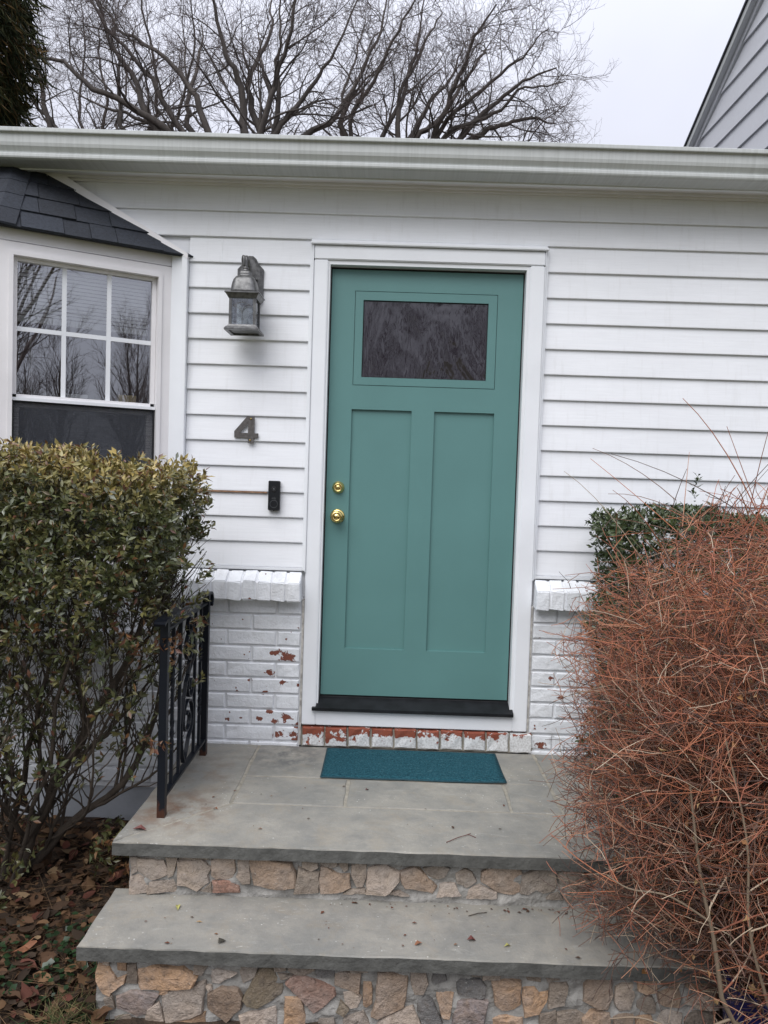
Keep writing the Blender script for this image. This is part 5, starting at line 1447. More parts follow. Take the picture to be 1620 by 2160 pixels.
# shoots in the clipped head
def head_pts(n, rng):
    u = rng.random((n*4, 3))
    x = -2.15+1.70*u[:, 0]; y = -1.06+0.66*u[:, 1]; z = 0.36+0.76*u[:, 2]
    top = 1.105-0.05*np.clip((x+1.2)/0.75, 0, 1)+0.018*np.sin(x*11)+0.014*np.sin(y*17+x*7)
    xr = -0.465+0.035*np.sin(z*13+y*9)+0.02*np.sin(z*31+y*23)-0.22*np.clip((0.80-z)/0.35, 0, 1)
    yf_ = -1.03+0.03*np.sin(x*9+z*8); yb_ = -0.42
    d = np.minimum.reduce([top-z, xr-x, y-yf_, yb_-y])
    # rounded edges
    e = np.minimum(top-z, 0.12)+np.minimum(xr-x, 0.12)+np.minimum(y-yf_, 0.12)
    ok = (d > 0) & (e > 0.15) & (rng.random(n*4) < np.exp(-d/0.10)+0.10) & (rng.random(n*4) < np.clip((z-0.40)/0.34, 0.02, 1))
    P = np.stack([x, y, z], 1)[ok][:n]; d = d[ok][:n]; t_ = top[ok][:n]
    A = np.stack([np.where(xr[ok][:n]-P[:, 0] < 0.08, 0.8, 0.0), np.where(P[:, 1]-yf_[ok][:n] < 0.08, -0.8, -0.15), np.where(t_-P[:, 2] < 0.1, 1.0, 0.45)], 1)+rng.normal(size=(len(P), 3))*0.45
    return P, A, t_-P[:, 2]
P, A, dt = head_pts(6200, rng)
lift = np.where(dt < 0.05, rng.random(len(P))**3*0.06, 0.0); P[:, 2] += lift; P[:, 0] += np.where(P[:, 0] > -0.6, rng.random(len(P))**3*0.05, 0)
# looser shoots low down on the stems and out over the railing
tips = B2[:, -1]; sel = tips[:, 2] < 0.48
P2 = tips[sel]; A2 = unit(B2[sel][:, -1]-B2[sel][:, -2])
dens = np.where(P2[:, 2] < 0.1, 0.35, 0.6); q_ = rng.random(len(P2)) < dens; P2, A2 = P2[q_], A2[q_]
n3 = 75
P3 = np.stack([-0.60+0.22*rng.random(n3)**1.6, -0.98+0.40*rng.random(n3), 0.36+0.38*rng.random(n3)], 1); A3 = np.stack([rng.random(n3)*1.0, rng.normal(size=n3)*.5, rng.random(n3)*0.8], 1)
n4 = 330
P4 = np.stack([-0.98-0.45*rng.random(n4)**0.8, -1.05+0.5*rng.random(n4), -0.55+1.0*rng.random(n4)], 1); A4 = rng.normal(size=(n4, 3))*0.6+np.array([0.2, -0.4, 0.5])
n8 = 300
P8 = np.stack([-1.35+0.80*rng.random(n8), -1.0+0.5*rng.random(n8), 0.45-0.55*rng.random(n8)**1.5], 1); A8 = rng.normal(size=(n8, 3))*0.6+np.array([0.2, -0.3, 0.5])
n5 = 34
P5 = np.stack([-0.85+0.22*rng.random(n5), -0.72+0.22*rng.random(n5), -0.52+0.12*rng.random(n5)], 1); A5 = np.stack([rng.random(n5), rng.normal(size=n5)*.5, -0.3+0.3*rng.random(n5)], 1)
tw = [(-0.505, -0.62, 0.92), (-0.47, -0.7, 0.97), (-0.44, -0.66, 0.90), (-0.40, -0.75, 0.66), (-0.36, -0.78, 0.69), (-0.38, -0.8, 0.60), (-1.02, -0.95, 1.10), (-0.62, -0.9, 1.07), (-0.42, -0.7, 0.25), (-0.395, -0.72, 0.27)]
P6 = np.array(tw); A6 = np.array([(0.6, 0, 0.8)]*len(tw))
# dry bronze bunches
P7 = np.array([(-0.95, -0.95, 0.46), (-0.62, -0.95, 0.44), (-0.6, -0.85, 0.36), (-0.52, -0.88, 0.40), (-0.5, -0.82, 0.35), (-0.47, -0.85, 0.44), (-0.45, -0.6, 0.45), (-0.78, -0.7, -0.42), (-0.74, -0.68, -0.46), (-0.70, -0.7, -0.5), (-1.35, -1.0, 0.5), (-0.52, -0.9, 0.05)])
P7 = np.repeat(P7, 3, 0)+rng.normal(size=(36, 3))*0.02; A7 = rng.normal(size=(36, 3))*0.5+np.array([0.2, -0.3, -0.4])
Bs, Ds, Us, Ls, Cs = [], [], [], [], []
def shoot_set(P, A, k, ll, colf, spread=0.9):
    b, d, u, l = rosettes(P, A, k, rng, ll, spread)
    Bs.append(b); Ds.append(d); Us.append(u); Ls.append(l); Cs.append(colf(len(P), k))
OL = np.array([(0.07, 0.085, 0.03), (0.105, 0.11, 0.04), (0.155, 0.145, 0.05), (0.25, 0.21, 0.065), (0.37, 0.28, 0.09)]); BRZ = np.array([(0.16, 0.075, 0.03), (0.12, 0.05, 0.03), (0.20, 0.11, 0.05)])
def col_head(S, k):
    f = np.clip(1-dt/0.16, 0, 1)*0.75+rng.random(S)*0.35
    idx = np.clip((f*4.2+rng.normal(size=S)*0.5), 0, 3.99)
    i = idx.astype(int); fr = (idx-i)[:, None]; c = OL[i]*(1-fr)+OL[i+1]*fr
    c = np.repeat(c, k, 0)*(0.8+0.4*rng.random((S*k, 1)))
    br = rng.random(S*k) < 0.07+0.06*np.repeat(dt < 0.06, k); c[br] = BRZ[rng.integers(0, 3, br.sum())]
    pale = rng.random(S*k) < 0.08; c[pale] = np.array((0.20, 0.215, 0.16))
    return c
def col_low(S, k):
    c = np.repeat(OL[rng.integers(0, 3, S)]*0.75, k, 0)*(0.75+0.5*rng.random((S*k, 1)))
    br = rng.random(S*k) < 0.10; c[br] = BRZ[rng.integers(0, 3, br.sum())]
    return c
def col_brz(S, k): return BRZ[rng.integers(0, 3, S*k)]*(0.8+0.5*rng.random((S*k, 1)))
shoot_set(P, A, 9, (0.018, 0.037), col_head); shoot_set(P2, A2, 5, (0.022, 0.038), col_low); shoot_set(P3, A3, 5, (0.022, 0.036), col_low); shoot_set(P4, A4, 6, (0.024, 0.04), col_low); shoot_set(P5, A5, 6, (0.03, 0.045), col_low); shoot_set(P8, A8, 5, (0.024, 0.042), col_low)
shoot_set(P6, A6, 9, (0.022, 0.034), col_low); shoot_set(P7, A7, 5, (0.026, 0.042), col_brz, 1.2)
Bs, Ds, Us, Ls, Cs = (np.concatenate(a) for a in (Bs, Ds, Us, Ls, Cs))
ok = ~((Bs[:, 0] > -0.53) & (Bs[:, 1] > -0.86) & (Bs[:, 2] < 0.1))
Bs, Ds, Us, Ls, Cs = Bs[ok], Ds[ok], Us[ok], Ls[ok], Cs[ok]
# the largest, nearest leaves become leaves of their own
vis = (Bs[:, 0] > -1.30+0.35*np.abs(Bs[:, 1]+1)) & (Bs[:, 1] < -0.93)
score = np.where(vis, -Bs[:, 1]+0.15*rng.random(len(Bs)), -9)
top_i = np.argsort(-score)[:260]; rest = np.ones(len(Bs), bool); rest[top_i] = False
lm = [leaf_obj_mesh('leaf', MAT['leafobj'], w, c) for w, c in ((0.9, 1), (1.1, 1.6), (1.0, 0.4))]
for j, i in enumerate(top_i): place_leaf('leaf', lm[j % 3], hedge, Bs[i], Ds[i], Us[i], float(Ls[i]))
V, F = leaf_cloud(Bs[rest], Ds[rest], Us[rest], Ls[rest], 0.17+0.06*rng.random(rest.sum()))
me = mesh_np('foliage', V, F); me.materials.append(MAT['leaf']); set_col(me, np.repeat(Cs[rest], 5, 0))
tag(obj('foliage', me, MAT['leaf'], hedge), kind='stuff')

# ================================================================ clipped green hedge behind the red shrub
rng = np.random.default_rng(31)
hd2 = empty('boxed_hedge', (1.7, -0.36, -0.62))
tag(hd2, 'dark green clipped hedge against the siding behind the reddish twiggy shrub', 'hedge')
n = 6800
x = 1.20+1.25*rng.random(n*3); y = -0.60+0.46*rng.random(n*3); z = -0.50+1.50*rng.random(n*3)**0.6
tp = 0.955+0.02*np.sin(x*9)+0.012*np.sin(y*21); xl = 1.205+0.03*np.sin(z*11)+0.03*np.clip((0.8-z)/0.3, 0, 1)
d = np.minimum.reduce([tp-z, x-xl, y+0.60]); ok = (d > 0) & (rng.random(n*3) < np.exp(-d/0.08)+0.12) 
P = np.stack([x, y, z], 1)[ok][:n]; S = len(P)
A = np.stack([np.where(P[:, 0] < 1.28, -0.8, 0.0), np.where(P[:, 1] < -0.52, -0.8, 0), np.where(P[:, 2] > 0.9, 1.0, 0.3)], 1)+rng.normal(size=(S, 3))*0.4
P = np.vstack([P, [(1.56, -0.5, 1.04), (1.55, -0.5, 1.06), (1.57, -0.49, 1.09), (1.565, -0.5, 1.11)]]); A = np.vstack([A, [(0, -.2, 1)]*4])
b, dd, u, l = rosettes(P, A, 7, rng, (0.018, 0.032), 0.95)
c = np.array((0.042, 0.066, 0.024))*(0.7+0.7*rng.random((len(b), 1)))+np.array((0.02, 0.012, 0))*rng.random((len(b), 1))
V, F = leaf_cloud(b, dd, u, l, 0.2); me = mesh_np('foliage', V, F); set_col(me, np.repeat(c, 5, 0)); tag(obj('foliage', me, MAT['leaf'], hd2), kind='stuff')
for k in range(5):
    p = resample([(1.4+.25*k, -0.36, -0.66), (1.42+.25*k, -0.38, -0.2), (1.36+.27*k, -0.36, 0.3), (1.4+.25*k, -0.35, 0.8)], 10); V, F = tubes(p[None], np.linspace(0.012, 0.003, 10)[None], 6); me = mesh_np('stem', V, F); smooth(me); obj('stem', me, MAT['stem'], hd2)

# ================================================================ leafless reddish shrub at the right
rng = np.random.default_rng(41)
shr = empty('twiggy_shrub', (1.72, -1.28, -0.70))
tag(shr, 'dense leafless shrub of reddish brown twigs spilling over the steps at right', 'shrub')
CE = np.array([1.86, -1.28, 0.14]); RA = np.array([0.98, 0.62, 0.95])
def inside(p, s=1.0):
    q = np.abs((p-CE)/(RA*s)); return (q**3.0).sum(-1) < (0.80+0.5*rng.random(q.shape[0]))
NS = 135
u1, u2, u3 = rng.random(NS), rng.random(NS), rng.random(NS)
kind_ = rng.choice(3, NS, p=[0.46, 0.30, 0.24])
ends = np.where((kind_ == 0)[:, None], np.stack([0.96+0.10*u1, -1.82+1.0*u2, -0.38+1.25*u3], 1),
       np.where((kind_ == 1)[:, None], np.stack([1.02+1.15*u1, -1.80+1.1*u2, 0.70+0.36*np.clip(u1*2.2, 0, 1)+0.08*u3], 1), np.stack([1.04+1.0*u1, -1.80+0.1*u2, -0.35+1.2*u3], 1)))
ends[:, 0] += np.where((kind_ == 0) & (ends[:, 2] > 0.6), 0.08, 0.0)
base = np.stack([1.70+rng.normal(size=NS)*0.10, -1.28+rng.normal(size=NS)*0.14, np.full(NS, -0.72)], 1)
base[:, 0] = np.clip(base[:, 0], 1.48, 2.0)
t = np.linspace(0, 1, 14)[None, :, None]
ctrl = base*0.45+ends*0.55; ctrl[:, 2] = np.maximum(ctrl[:, 2], base[:, 2]+0.35)+0.12; ctrl[:, :2] = ctrl[:, :2]*0.6+base[:, :2]*0.4
ST = (1-t)**2*base[:, None]+2*t*(1-t)*ctrl[:, None]+t*t*ends[:, None]
ST[:, 2:] += np.cumsum(rng.normal(size=(NS, 12, 3))*0.008, 1)
SRd = (0.0028+0.005*rng.random((NS, 1))**2.4)*np.linspace(1, 0.22, 14)[None]
# the pale thick stem that shows in front
ST = np.concatenate([ST, resample([(1.66, -1.52, -0.70), (1.46, -1.62, -0.46), (1.26, -1.66, -0.36), (1.205, -1.66, -0.14), (1.165, -1.65, 0.02), (1.13, -1.64, 0.26)], 14)[None], resample([(1.26, -1.66, -0.36), (1.15, -1.66, -0.40), (1.03, -1.64, -0.38), (0.95, -1.62, -0.40)], 14)[None], resample([(1.20, -1.66, -0.10), (1.08, -1.66, -0.03), (0.98, -1.65, -0.02), (0.92, -1.64, 0.01)], 14)[None], resample([(1.40, -1.64, -0.42), (1.28, -1.7, -0.1), (1.25, -1.72, 0.15), (1.18, -1.72, 0.42)], 14)[None], resample([(1.5, -1.55, -0.5), (1.38, -1.7, 0.0), (1.36, -1.74, 0.4), (1.30, -1.74, 0.7)], 14)[None]])
SRd = np.concatenate([SRd, [np.linspace(0.010, 0.003, 14)], [np.linspace(0.004, 0.002, 14)], [np.linspace(0.0035, 0.0017, 14)], [np.linspace(0.005, 0.002, 14)], [np.linspace(0.005, 0.002, 14)]])
for i in range(len(ST)):
    V, F = tubes(ST[i:i+1], SRd[i:i+1], 6); me = mesh_np('stem', V, F); smooth(me)
    c = np.array((0.25, 0.19, 0.135)) if (i >= NS or i % 3 == 0) else np.array((0.16, 0.085, 0.055))
    set_col(me, np.tile(c*(0.8+0.4*rng.random()), (len(V), 1))); obj('stem', me, MAT['twigs'], shr)
b1, r1 = grow(ST, SRd, 13, 0.47, 0.85, 7, 0.0, 0.11, 0.18, 0.7, 0.5, rng, 0.0017, 0.3)
b1[:, 1:, 2] = b1[:, :1, 2]+(b1[:, 1:, 2]-b1[:, :1, 2])*0.65
keep = inside(b1[:, -1], 1.0) & ~((b1[:, -1, 2] < 0.0) & (b1[:, -1, 0] < 1.34) & (rng.random(len(b1)) < 0.80)); b1, r1 = b1[keep], np.minimum(r1[keep], 0.0030)
b2, r2 = grow(b1, r1, 9, 0.21, 0.85, 5, 0.0, 0.14, 0.10, 0.75, 0.6, rng, 0.0015, 0.3)
b2[:, 1:, 2] = b2[:, :1, 2]+(b2[:, 1:, 2]-b2[:, :1, 2])*0.7
keep = inside(b2[:, -1], 1.03) & ((b2[:, -1, 0] < 1.75) | (rng.random(len(b2)) < 0.5)); b2, r2 = b2[keep], np.minimum(r2[keep], 0.0024)
b3, r3 = grow(b2, r2, 2, 0.10, 0.85, 4, 0.02, 0.16, 0.2, 0.8, 0.7, rng, 0.0012, 0.2)
keep = inside(b3[:, -1], 1.06) & (b3[:, -1, 0] < 1.62); b3, r3 = b3[keep], np.minimum(r3[keep], 0.0015)
print('shrub', len(b1), len(b2), len(b3))
# long whips standing proud of the top
NW = 55
w0 = np.stack([1.2+0.55*rng.random(NW), -1.65+0.85*rng.random(NW), 0.78+0.24*rng.random(NW)], 1); dr = unit(np.stack([np.clip(rng.normal(size=NW)*0.8, -0.75, 2), rng.normal(size=NW)*0.3, 0.25+0.5*rng.random(NW)], 1))
tt = np.linspace(0, 1, 6)[None, :, None]; WH = w0[:, None]+dr[:, None]*tt*(0.22+0.30*rng.random((NW, 1, 1)))+np.array([0, 0, -0.12])*tt**2*rng.random((NW, 1, 1))
WR = np.tile(np.linspace(0.0018, 0.0009, 6), (NW, 1))
RED = np.array([(0.42, 0.16, 0.085), (0.33, 0.125, 0.078), (0.44, 0.225, 0.14), (0.20, 0.115, 0.085), (0.52, 0.41, 0.30), (0.09, 0.058, 0.05)])
VV = []; FF = []; CC = []; nb = 0
for (b_, r_, sd4) in ((b1, r1, 4), (b2, r2, 3), (b3, r3, 3), (WH, WR, 4)):
    V, F = tubes(b_, r_, sd4); T_ = len(b_)
    hgt = np.clip((b_[:, 0, 2]+0.3)/0.9, 0, 1)
    ci = np.where(rng.random(T_) < 0.08+0.50*hgt, rng.choice([0, 1, 2], T_, p=[.4, .4, .2]), rng.choice([1, 2, 3, 4, 5], T_, p=[.16, .12, .32, .12, .28]))
    c = RED[ci]*(0.75+0.5*rng.random((T_, 1)))
    VV.append(V); FF.append(F+nb); nb += len(V); CC.append(np.repeat(c, b_.shape[1]*sd4, 0))
me = mesh_np('twigs', np.vstack(VV), np.vstack(FF)); set_col(me, np.vstack(CC)); smooth(me)
tag(obj('twigs', me, MAT['twigs'], shr), kind='stuff')
dm = [leaf_obj_mesh('dry_leaf', MAT['dryobj'], 1.7, 2.0), leaf_obj_mesh('dry_leaf', MAT['dryobj'], 1.3, -2.5), leaf_obj_mesh('dry_leaf', MAT['dryobj'], 2.0, 3.0)]
cand = b2[(b2[:, -1, 1] < -1.35) & (b2[:, -1, 0] > 1.0) & (b2[:, -1, 0] < 1.55) & (b2[:, -1, 2] > -0.45)][:, -1]
for j, i in enumerate(rng.choice(len(cand), 150, replace=False)):
    place_leaf('dry_leaf', dm[j % 3], shr, cand[i], rng.normal(size=3)+np.array([0, -0.3, -0.9]), rng.normal(size=3)+np.array([0, -1, 0]), float(rng.uniform(0.012, 0.034)))

# blue glazed pot half buried in the twigs
pot = empty('flower_pot', (1.50, -1.42, -0.70))
tag(pot, 'dark blue glazed pot hidden in the twigs at bottom right', 'pot')
g = G(); g.sm = True
g.lathe([(0.09, 0.0), (0.12, 0.05), (0.145, 0.14), (0.15, 0.22), (0.142, 0.26), (0.155, 0.275), (0.155, 0.295), (0.14, 0.30), (0.13, 0.29), (0.125, 0.26)], (1.52, -1.40, -0.71), 'z', 32)
obj('bowl', g.mesh('bowl'), MAT['blueglaze'], pot)
g = G(); g.lathe([(0.10, 0.0), (0.125, 0.012)], (1.52, -1.40, -0.462), 'z', 24); obj('soil', g.mesh('soil'), MAT['stem'], pot)

# ================================================================ bare trees behind the house
def bare_tree(name, limbs, y0, base, label, seed, r0=0.10, lv=(9, 6, 4, 2), spread=2.2):
    rng = np.random.default_rng(seed)
    tr_ = empty(name, (base[0], base[1], -0.62)); tag(tr_, label, 'tree', 'bare trees rising behind the roof')
    fork = np.array([limbs[0][0][0], y0, limbs[0][0][1]])
    tk = resample([(base[0], base[1], -0.70), (base[0]+.05, base[1], 1.2), (base[0]-.04, base[1], 2.4), tuple(fork+np.array([0, 0, -0.1]))], 12)
    V, F = tubes(tk[None], np.linspace(r0*3.4, r0*2.3, 12)[None], 12); me = mesh_np('trunk', V, F); smooth(me); obj('trunk', me, MAT['bark'], tr_)
    LP = []; LR = []
    for l in limbs:
        sl_ = rng.uniform(-1, 1)*spread; n = len(l)
        pts = [(x, y0+sl_*(i/(n-1))**1.3, z) for i, (x, z) in enumerate(l)]
        p = resample(pts, 22); p[3:] += np.cumsum(rng.normal(size=(19, 3))*0.034, 0)
        rr_ = r0*(0.75+0.5*rng.random())*np.linspace(1.25, 0.20, 22); LP.append(p); LR.append(rr_)
        V, F = tubes(p[None], rr_[None], 8); me = mesh_np('limb', V, F); smooth(me); obj('limb', me, MAT['bark'], tr_)
    LP = np.array(LP); LR = np.array(LR)
    a, ra = grow(LP, LR, lv[0], 2.0, 0.78, 10, 0.05, 0.13, 0.15, 0.42, 0.3, rng, 0.008, 0.70)
    b, rb = grow(a, ra, lv[1], 0.95, 0.75, 7, 0.04, 0.15, 0.15, 0.5, 0.4, rng, 0.006, 0.4)
    c, rc = grow(b, rb, lv[2], 0.48, 0.75, 5, 0.04, 0.16, 0.15, 0.55, 0.5, rng, 0.0038, 0.3)
    d, rd = grow(c, rc, lv[3], 0.28, 0.75, 4, 0.02, 0.16, 0.2, 0.7, 0.6, rng, 0.0026, 0.2)
    rc = np.minimum(rc, 0.006); rd = np.minimum(rd, 0.0036)
    V1, F1 = tubes(a, ra, 6); V2, F2 = tubes(b, rb, 4); me = mesh_np('branches', np.vstack([V1, V2]), np.vstack([F1, F2+len(V1)])); smooth(me)
    tag(obj('branches', me, MAT['bark'], tr_), kind='stuff')
    V1, F1 = tubes(c, rc, 3); V2, F2 = tubes(d, rd, 3); me = mesh_np('crown_twigs', np.vstack([V1, V2]), np.vstack([F1, F2+len(V1)]))
    tag(obj('crown_twigs', me, MAT['twig'], tr_), kind='stuff')
    return tr_
bare_tree('bare_tree', LIMBS_A, 12.0, (LIMBS_A[0][0][0], 12.0), 'large bare tree with spreading limbs above the left half of the gutter', 61, 0.072)
bare_tree('bare_tree', LIMBS_B, 13.5, (LIMBS_B[0][0][0], 13.5), 'bare tree whose limbs arch right into the open sky', 62, 0.062)
bare_tree('bare_tree', LIMBS_C, 17.0, (LIMBS_C[0][0][0], 17.0), 'slender bare tree next to the dark evergreen at far left', 63, 0.055)

# ================================================================ evergreen at the upper left
rng = np.random.default_rng(71)
ev = empty('evergreen_tree', (-6.30, 6.3, -0.62))
tag(ev, 'dark evergreen with drooping sprays at the upper left corner', 'tree')
p = resample([(-6.30, 6.3, -0.7), (-6.28, 6.3, 4), (-6.30, 6.3, 9.5)], 16); V, F = tubes(p[None], np.linspace(0.2, 0.03, 16)[None], 10); me = mesh_np('trunk', V, F); smooth(me); obj('trunk', me, MAT['bark'], ev)
n = 60000
z = 3.2+6.6*rng.random(n); az = rng.random(n)*2*np.pi
prof = np.interp(z, [3.2, 4.4, 5.3, 6.2, 7.2, 8.4, 9.8], [0.7, 1.1, 1.42, 1.66, 1.72, 1.25, 0.1])
lump = 1+0.09*np.sin(az*7+z*3)+0.08*np.sin(z*9+az*3)
rd_ = prof*lump*np.sqrt(0.55+0.45*rng.random(n))
B = np.stack([-6.30+rd_*np.cos(az), 6.3+rd_*np.sin(az), z], 1)
D = np.stack([np.cos(az)*0.45, np.sin(az)*0.45, -0.75+0.3*rng.normal(size=n)], 1)+rng.normal(size=(n, 3))*0.25
L = 0.12+0.22*rng.random(n)
V, F = leaf_cloud(B, D, rng.normal(size=(n, 3)), L, 0.022+0.02*rng.random(n), 0.22)
GR = np.array([(0.024, 0.032, 0.012), (0.04, 0.045, 0.015), (0.07, 0.06, 0.02), (0.12, 0.075, 0.028)])
c = GR[rng.choice(4, n, p=[.35, .33, .2, .12])]*(0.7+0.6*rng.random((n, 1)))
me = mesh_np('crown', V, F); set_col(me, np.repeat(c, 5, 0)); tag(obj('crown', me, MAT['needle'], ev), kind='stuff')

# ================================================================ trees across the street (seen mirrored in the glass)
def generic_tree(seed, H):
    rng = np.random.default_rng(seed)
    tk = resample([(0, 0, 0), (0.1, 0.05, H*.25), (-0.05, 0, H*.5), (0.1, 0.1, H)], 16); tk[1:, :2] += rng.normal(size=(15, 2))*0.05
    tr_ = np.linspace(0.24, 0.03, 16)
    a, ra = grow(tk[None], tr_[None], 22, H*0.48, 0.75, 10, 0.22, 0.08, 0.22, 0.5, 0.25, rng, 0.02, 0.55)
    b, rb = grow(a, ra, 9, 1.9, 0.6, 7, 0.15, 0.1, 0.15, 0.45, 0.35, rng, 0.012, 0.4)
    c, rc = grow(b, rb, 6, 0.9, 0.6, 5, 0.1, 0.1, 0.15, 0.5, 0.5, rng, 0.008, 0.3)
    V, F = tubes(tk[None], tr_[None], 8); m1 = mesh_np('trunk', V, F); smooth(m1); m1.materials.append(MAT['bark'])
    Vs = []; Fs = []; nb = 0
    for (q, r_, s) in ((a, ra, 5), (b, rb, 3), (c, rc, 3)): V, F = tubes(q, r_, s); Vs.append(V); Fs.append(F+nb); nb += len(V)
    m2 = mesh_np('crown', np.vstack(Vs), np.vstack(Fs)); m2.materials.append(MAT['twig'])
    return m1, m2
gts = [generic_tree(s, h) for s, h in ((81, 11), (82, 13), (83, 9))]
rng = np.random.default_rng(9)
spots = [(9.5, -18.5, 1), (27, -38, 2), (34, -40, 0), (22, -41, 2), (40, -46, 1), (30, -46, 2), (37, -36, 2), (3.5, -25, 0), (-3, -27, 1), (0.8, -34, 2), (6, -36, 1), (-8, -30, 0), (44, -40, 2), (25, -47, 0)]
for i, (x, y, k) in enumerate(spots):
    e = empty('street_tree', (x, y, -0.88)); tag(e, 'bare tree across the street seen only as a reflection in the glass', 'tree', 'bare trees mirrored in the window')
    e.rotation_euler.z = rng.random()*6
    for nm, mm in zip(('trunk', 'crown'), gts[k]):
        o = bpy.data.objects.new(nm, mm); COL.objects.link(o); o.parent = e
        if nm == 'crown': o['kind'] = 'stuff'

# ================================================================ ground litter
rng = np.random.default_rng(91)
n = 11000
x = np.where(rng.random(n) < 0.8, -2.4+1.85*rng.random(n), 1.36+1.3*rng.random(n)); y = -2.3+2.2*rng.random(n)
ok = ~((x > -0.58) & (x < SR) & (y > -1.27)); x, y = x[ok], y[ok]; n = len(x)
z = gz(x, y)+0.004+0.040*rng.random(n)
B = np.stack([x, y, z], 1); D = np.stack([rng.normal(size=n), rng.normal(size=n), rng.normal(size=n)*0.28], 1); U = np.stack([rng.normal(size=n)*0.5, rng.normal(size=n)*0.5, np.ones(n)], 1)
L = 0.022+0.06*rng.random(n)**2.5
BR = np.array([(0.09, 0.05, 0.028), (0.062, 0.038, 0.024), (0.14, 0.08, 0.042), (0.042, 0.029, 0.02), (0.22, 0.15, 0.085), (0.085, 0.032, 0.022)])
c = BR[rng.choice(6, n, p=[.27, .25, .14, .2, .06, .08])]*(0.7+0.6*rng.random((n, 1)))
V, F = curled_leaves(B, D, U, L, 0.2+0.2*rng.random(n), rng)
me = mesh_np('leaf_litter', V, F); set_col(me, np.repeat(c, 11, 0))
tag(obj('leaf_litter', me, MAT['litter']), 'brown fallen leaves matted over the bed by the steps', 'leaf litter', kind='stuff')
# dead stalks and needles
n = 1800
s0 = np.stack([-2.2+1.62*rng.random(n), -2.2+2.0*rng.random(n), np.zeros(n)], 1); s0[:, 2] = gz(s0[:, 0], s0[:, 1])+0.02+0.02*rng.random(n)
d = unit(np.stack([rng.normal(size=n), rng.normal(size=n), rng.normal(size=n)*0.12], 1)); tt = np.linspace(0, 1, 4)[None, :, None]
Pp = s0[:, None]+d[:, None]*tt*(0.05+0.14*rng.random((n, 1, 1)))
V, F = tubes(Pp, np.tile(np.linspace(0.0011, 0.0006, 4), (n, 1)), 3); me = mesh_np('dead_stalks', V, F); set_col(me, np.repeat(np.array((0.16, 0.10, 0.055))*(0.5+0.9*rng.random((n, 1))), 12, 0))
tag(obj('dead_stalks', me, MAT['litter']), 'thin dead stalks and needles strewn among the fallen leaves', 'stalks', kind='stuff')
# low green weeds
n = 300
cx = np.array([(-1.0, -1.05), (-0.78, -0.95), (-0.72, -1.10), (-1.05, -1.25), (-0.85, -1.2)])[rng.integers(0, 5, n)]+rng.normal(size=(n, 2))*0.07
ok = cx[:, 0] < -0.60; cx = cx[ok]; n = len(cx)
B = np.stack([cx[:, 0], cx[:, 1], gz(cx[:, 0], cx[:, 1])+0.02+0.04*rng.random(n)], 1); D = np.stack([rng.normal(size=n), rng.normal(size=n), 0.2*rng.normal(size=n)], 1)
V, F = leaf_cloud(B, D, np.stack([rng.normal(size=n)*.3, rng.normal(size=n)*.3, np.ones(n)], 1), 0.016+0.018*rng.random(n), 0.42, 0.05); me = mesh_np('ground_ivy', V, F); set_col(me, np.repeat(np.array((0.018, 0.038, 0.014))*(0.6+0.8*rng.random((n, 1))), 5, 0))
tag(obj('ground_ivy', me, MAT['leaf']), 'small round green weed leaves spreading through the fallen leaves', 'ground cover', kind='stuff')
# grass tuft at the foot of the steps
n = 420
bx = np.stack([-0.66+rng.normal(size=n)*0.05, -1.36+rng.normal(size=n)*0.06], 1); s0 = np.stack([bx[:, 0], bx[:, 1], gz(bx[:, 0], bx[:, 1])], 1)
d = unit(np.stack([rng.normal(size=n)*0.5, rng.normal(size=n)*0.5, np.ones(n)], 1)); ln = 0.03+0.075*rng.random((n, 1, 1)); tt = np.linspace(0, 1, 4)[None, :, None]
Pp = s0[:, None]+d[:, None]*tt*ln+np.stack([d[:, 0], d[:, 1], -0.3*np.ones(n)], 1)[:, None]*tt**2*ln*0.6
V, F = tubes(Pp, np.tile(np.linspace(0.0014, 0.0003, 4), (n, 1)), 3); me = mesh_np('grass', V, F); gc = np.where(rng.random((n, 1)) < 0.6, np.array([[0.06, 0.085, 0.03]]), np.array([[0.22, 0.19, 0.09]]))*(0.7+0.5*rng.random((n, 1))); set_col(me, np.repeat(gc, 12, 0))
tag(obj('grass', me, MAT['litter']), 'tuft of thin grass at the left foot of the steps', 'grass', kind='stuff')

# ================================================================ single fallen leaves, twigs
def lobed(name, R0, lobes, mat, curl=0.2, seed=0):
    r = random.Random(seed); n = lobes*4; V = [(0, 0, 0.15*R0)]; F = []
    for k in range(n):
        a = 2*math.pi*k/n; rr_ = R0*(1.0 if k % 4 == 0 else 0.72 if k % 2 else 0.52)*r.uniform(0.85, 1.1)
        V.append((rr_*math.cos(a)*1.35, rr_*math.sin(a), R0*curl*math.sin(2*a+seed)+r.uniform(0, .06)*R0))
    for k in range(n): F.append((0, 1+k, 1+(k+1) % n))
    me = mesh_from(name, V, F); me.materials.append(mat); return me
MAT['rustleaf'] = plain('rust_brown_leaf', (0.21, 0.085, 0.04), 0.75, var=0.3, vs=50)
MAT['redleaf'] = plain('dark_red_leaf', (0.12, 0.035, 0.028), 0.6, var=0.3, vs=60)
MAT['yellowleaf'] = plain('pale_yellow_leaf', (0.42, 0.40, 0.14), 0.6, var=0.2, vs=60)
MAT['darkleaf'] = plain('blackish_leaf', (0.055, 0.05, 0.038), 0.6, var=0.3, vs=60)
MAT['tanleaf'] = plain('tan_leaf', (0.36, 0.24, 0.12), 0.7, var=0.2, vs=60)
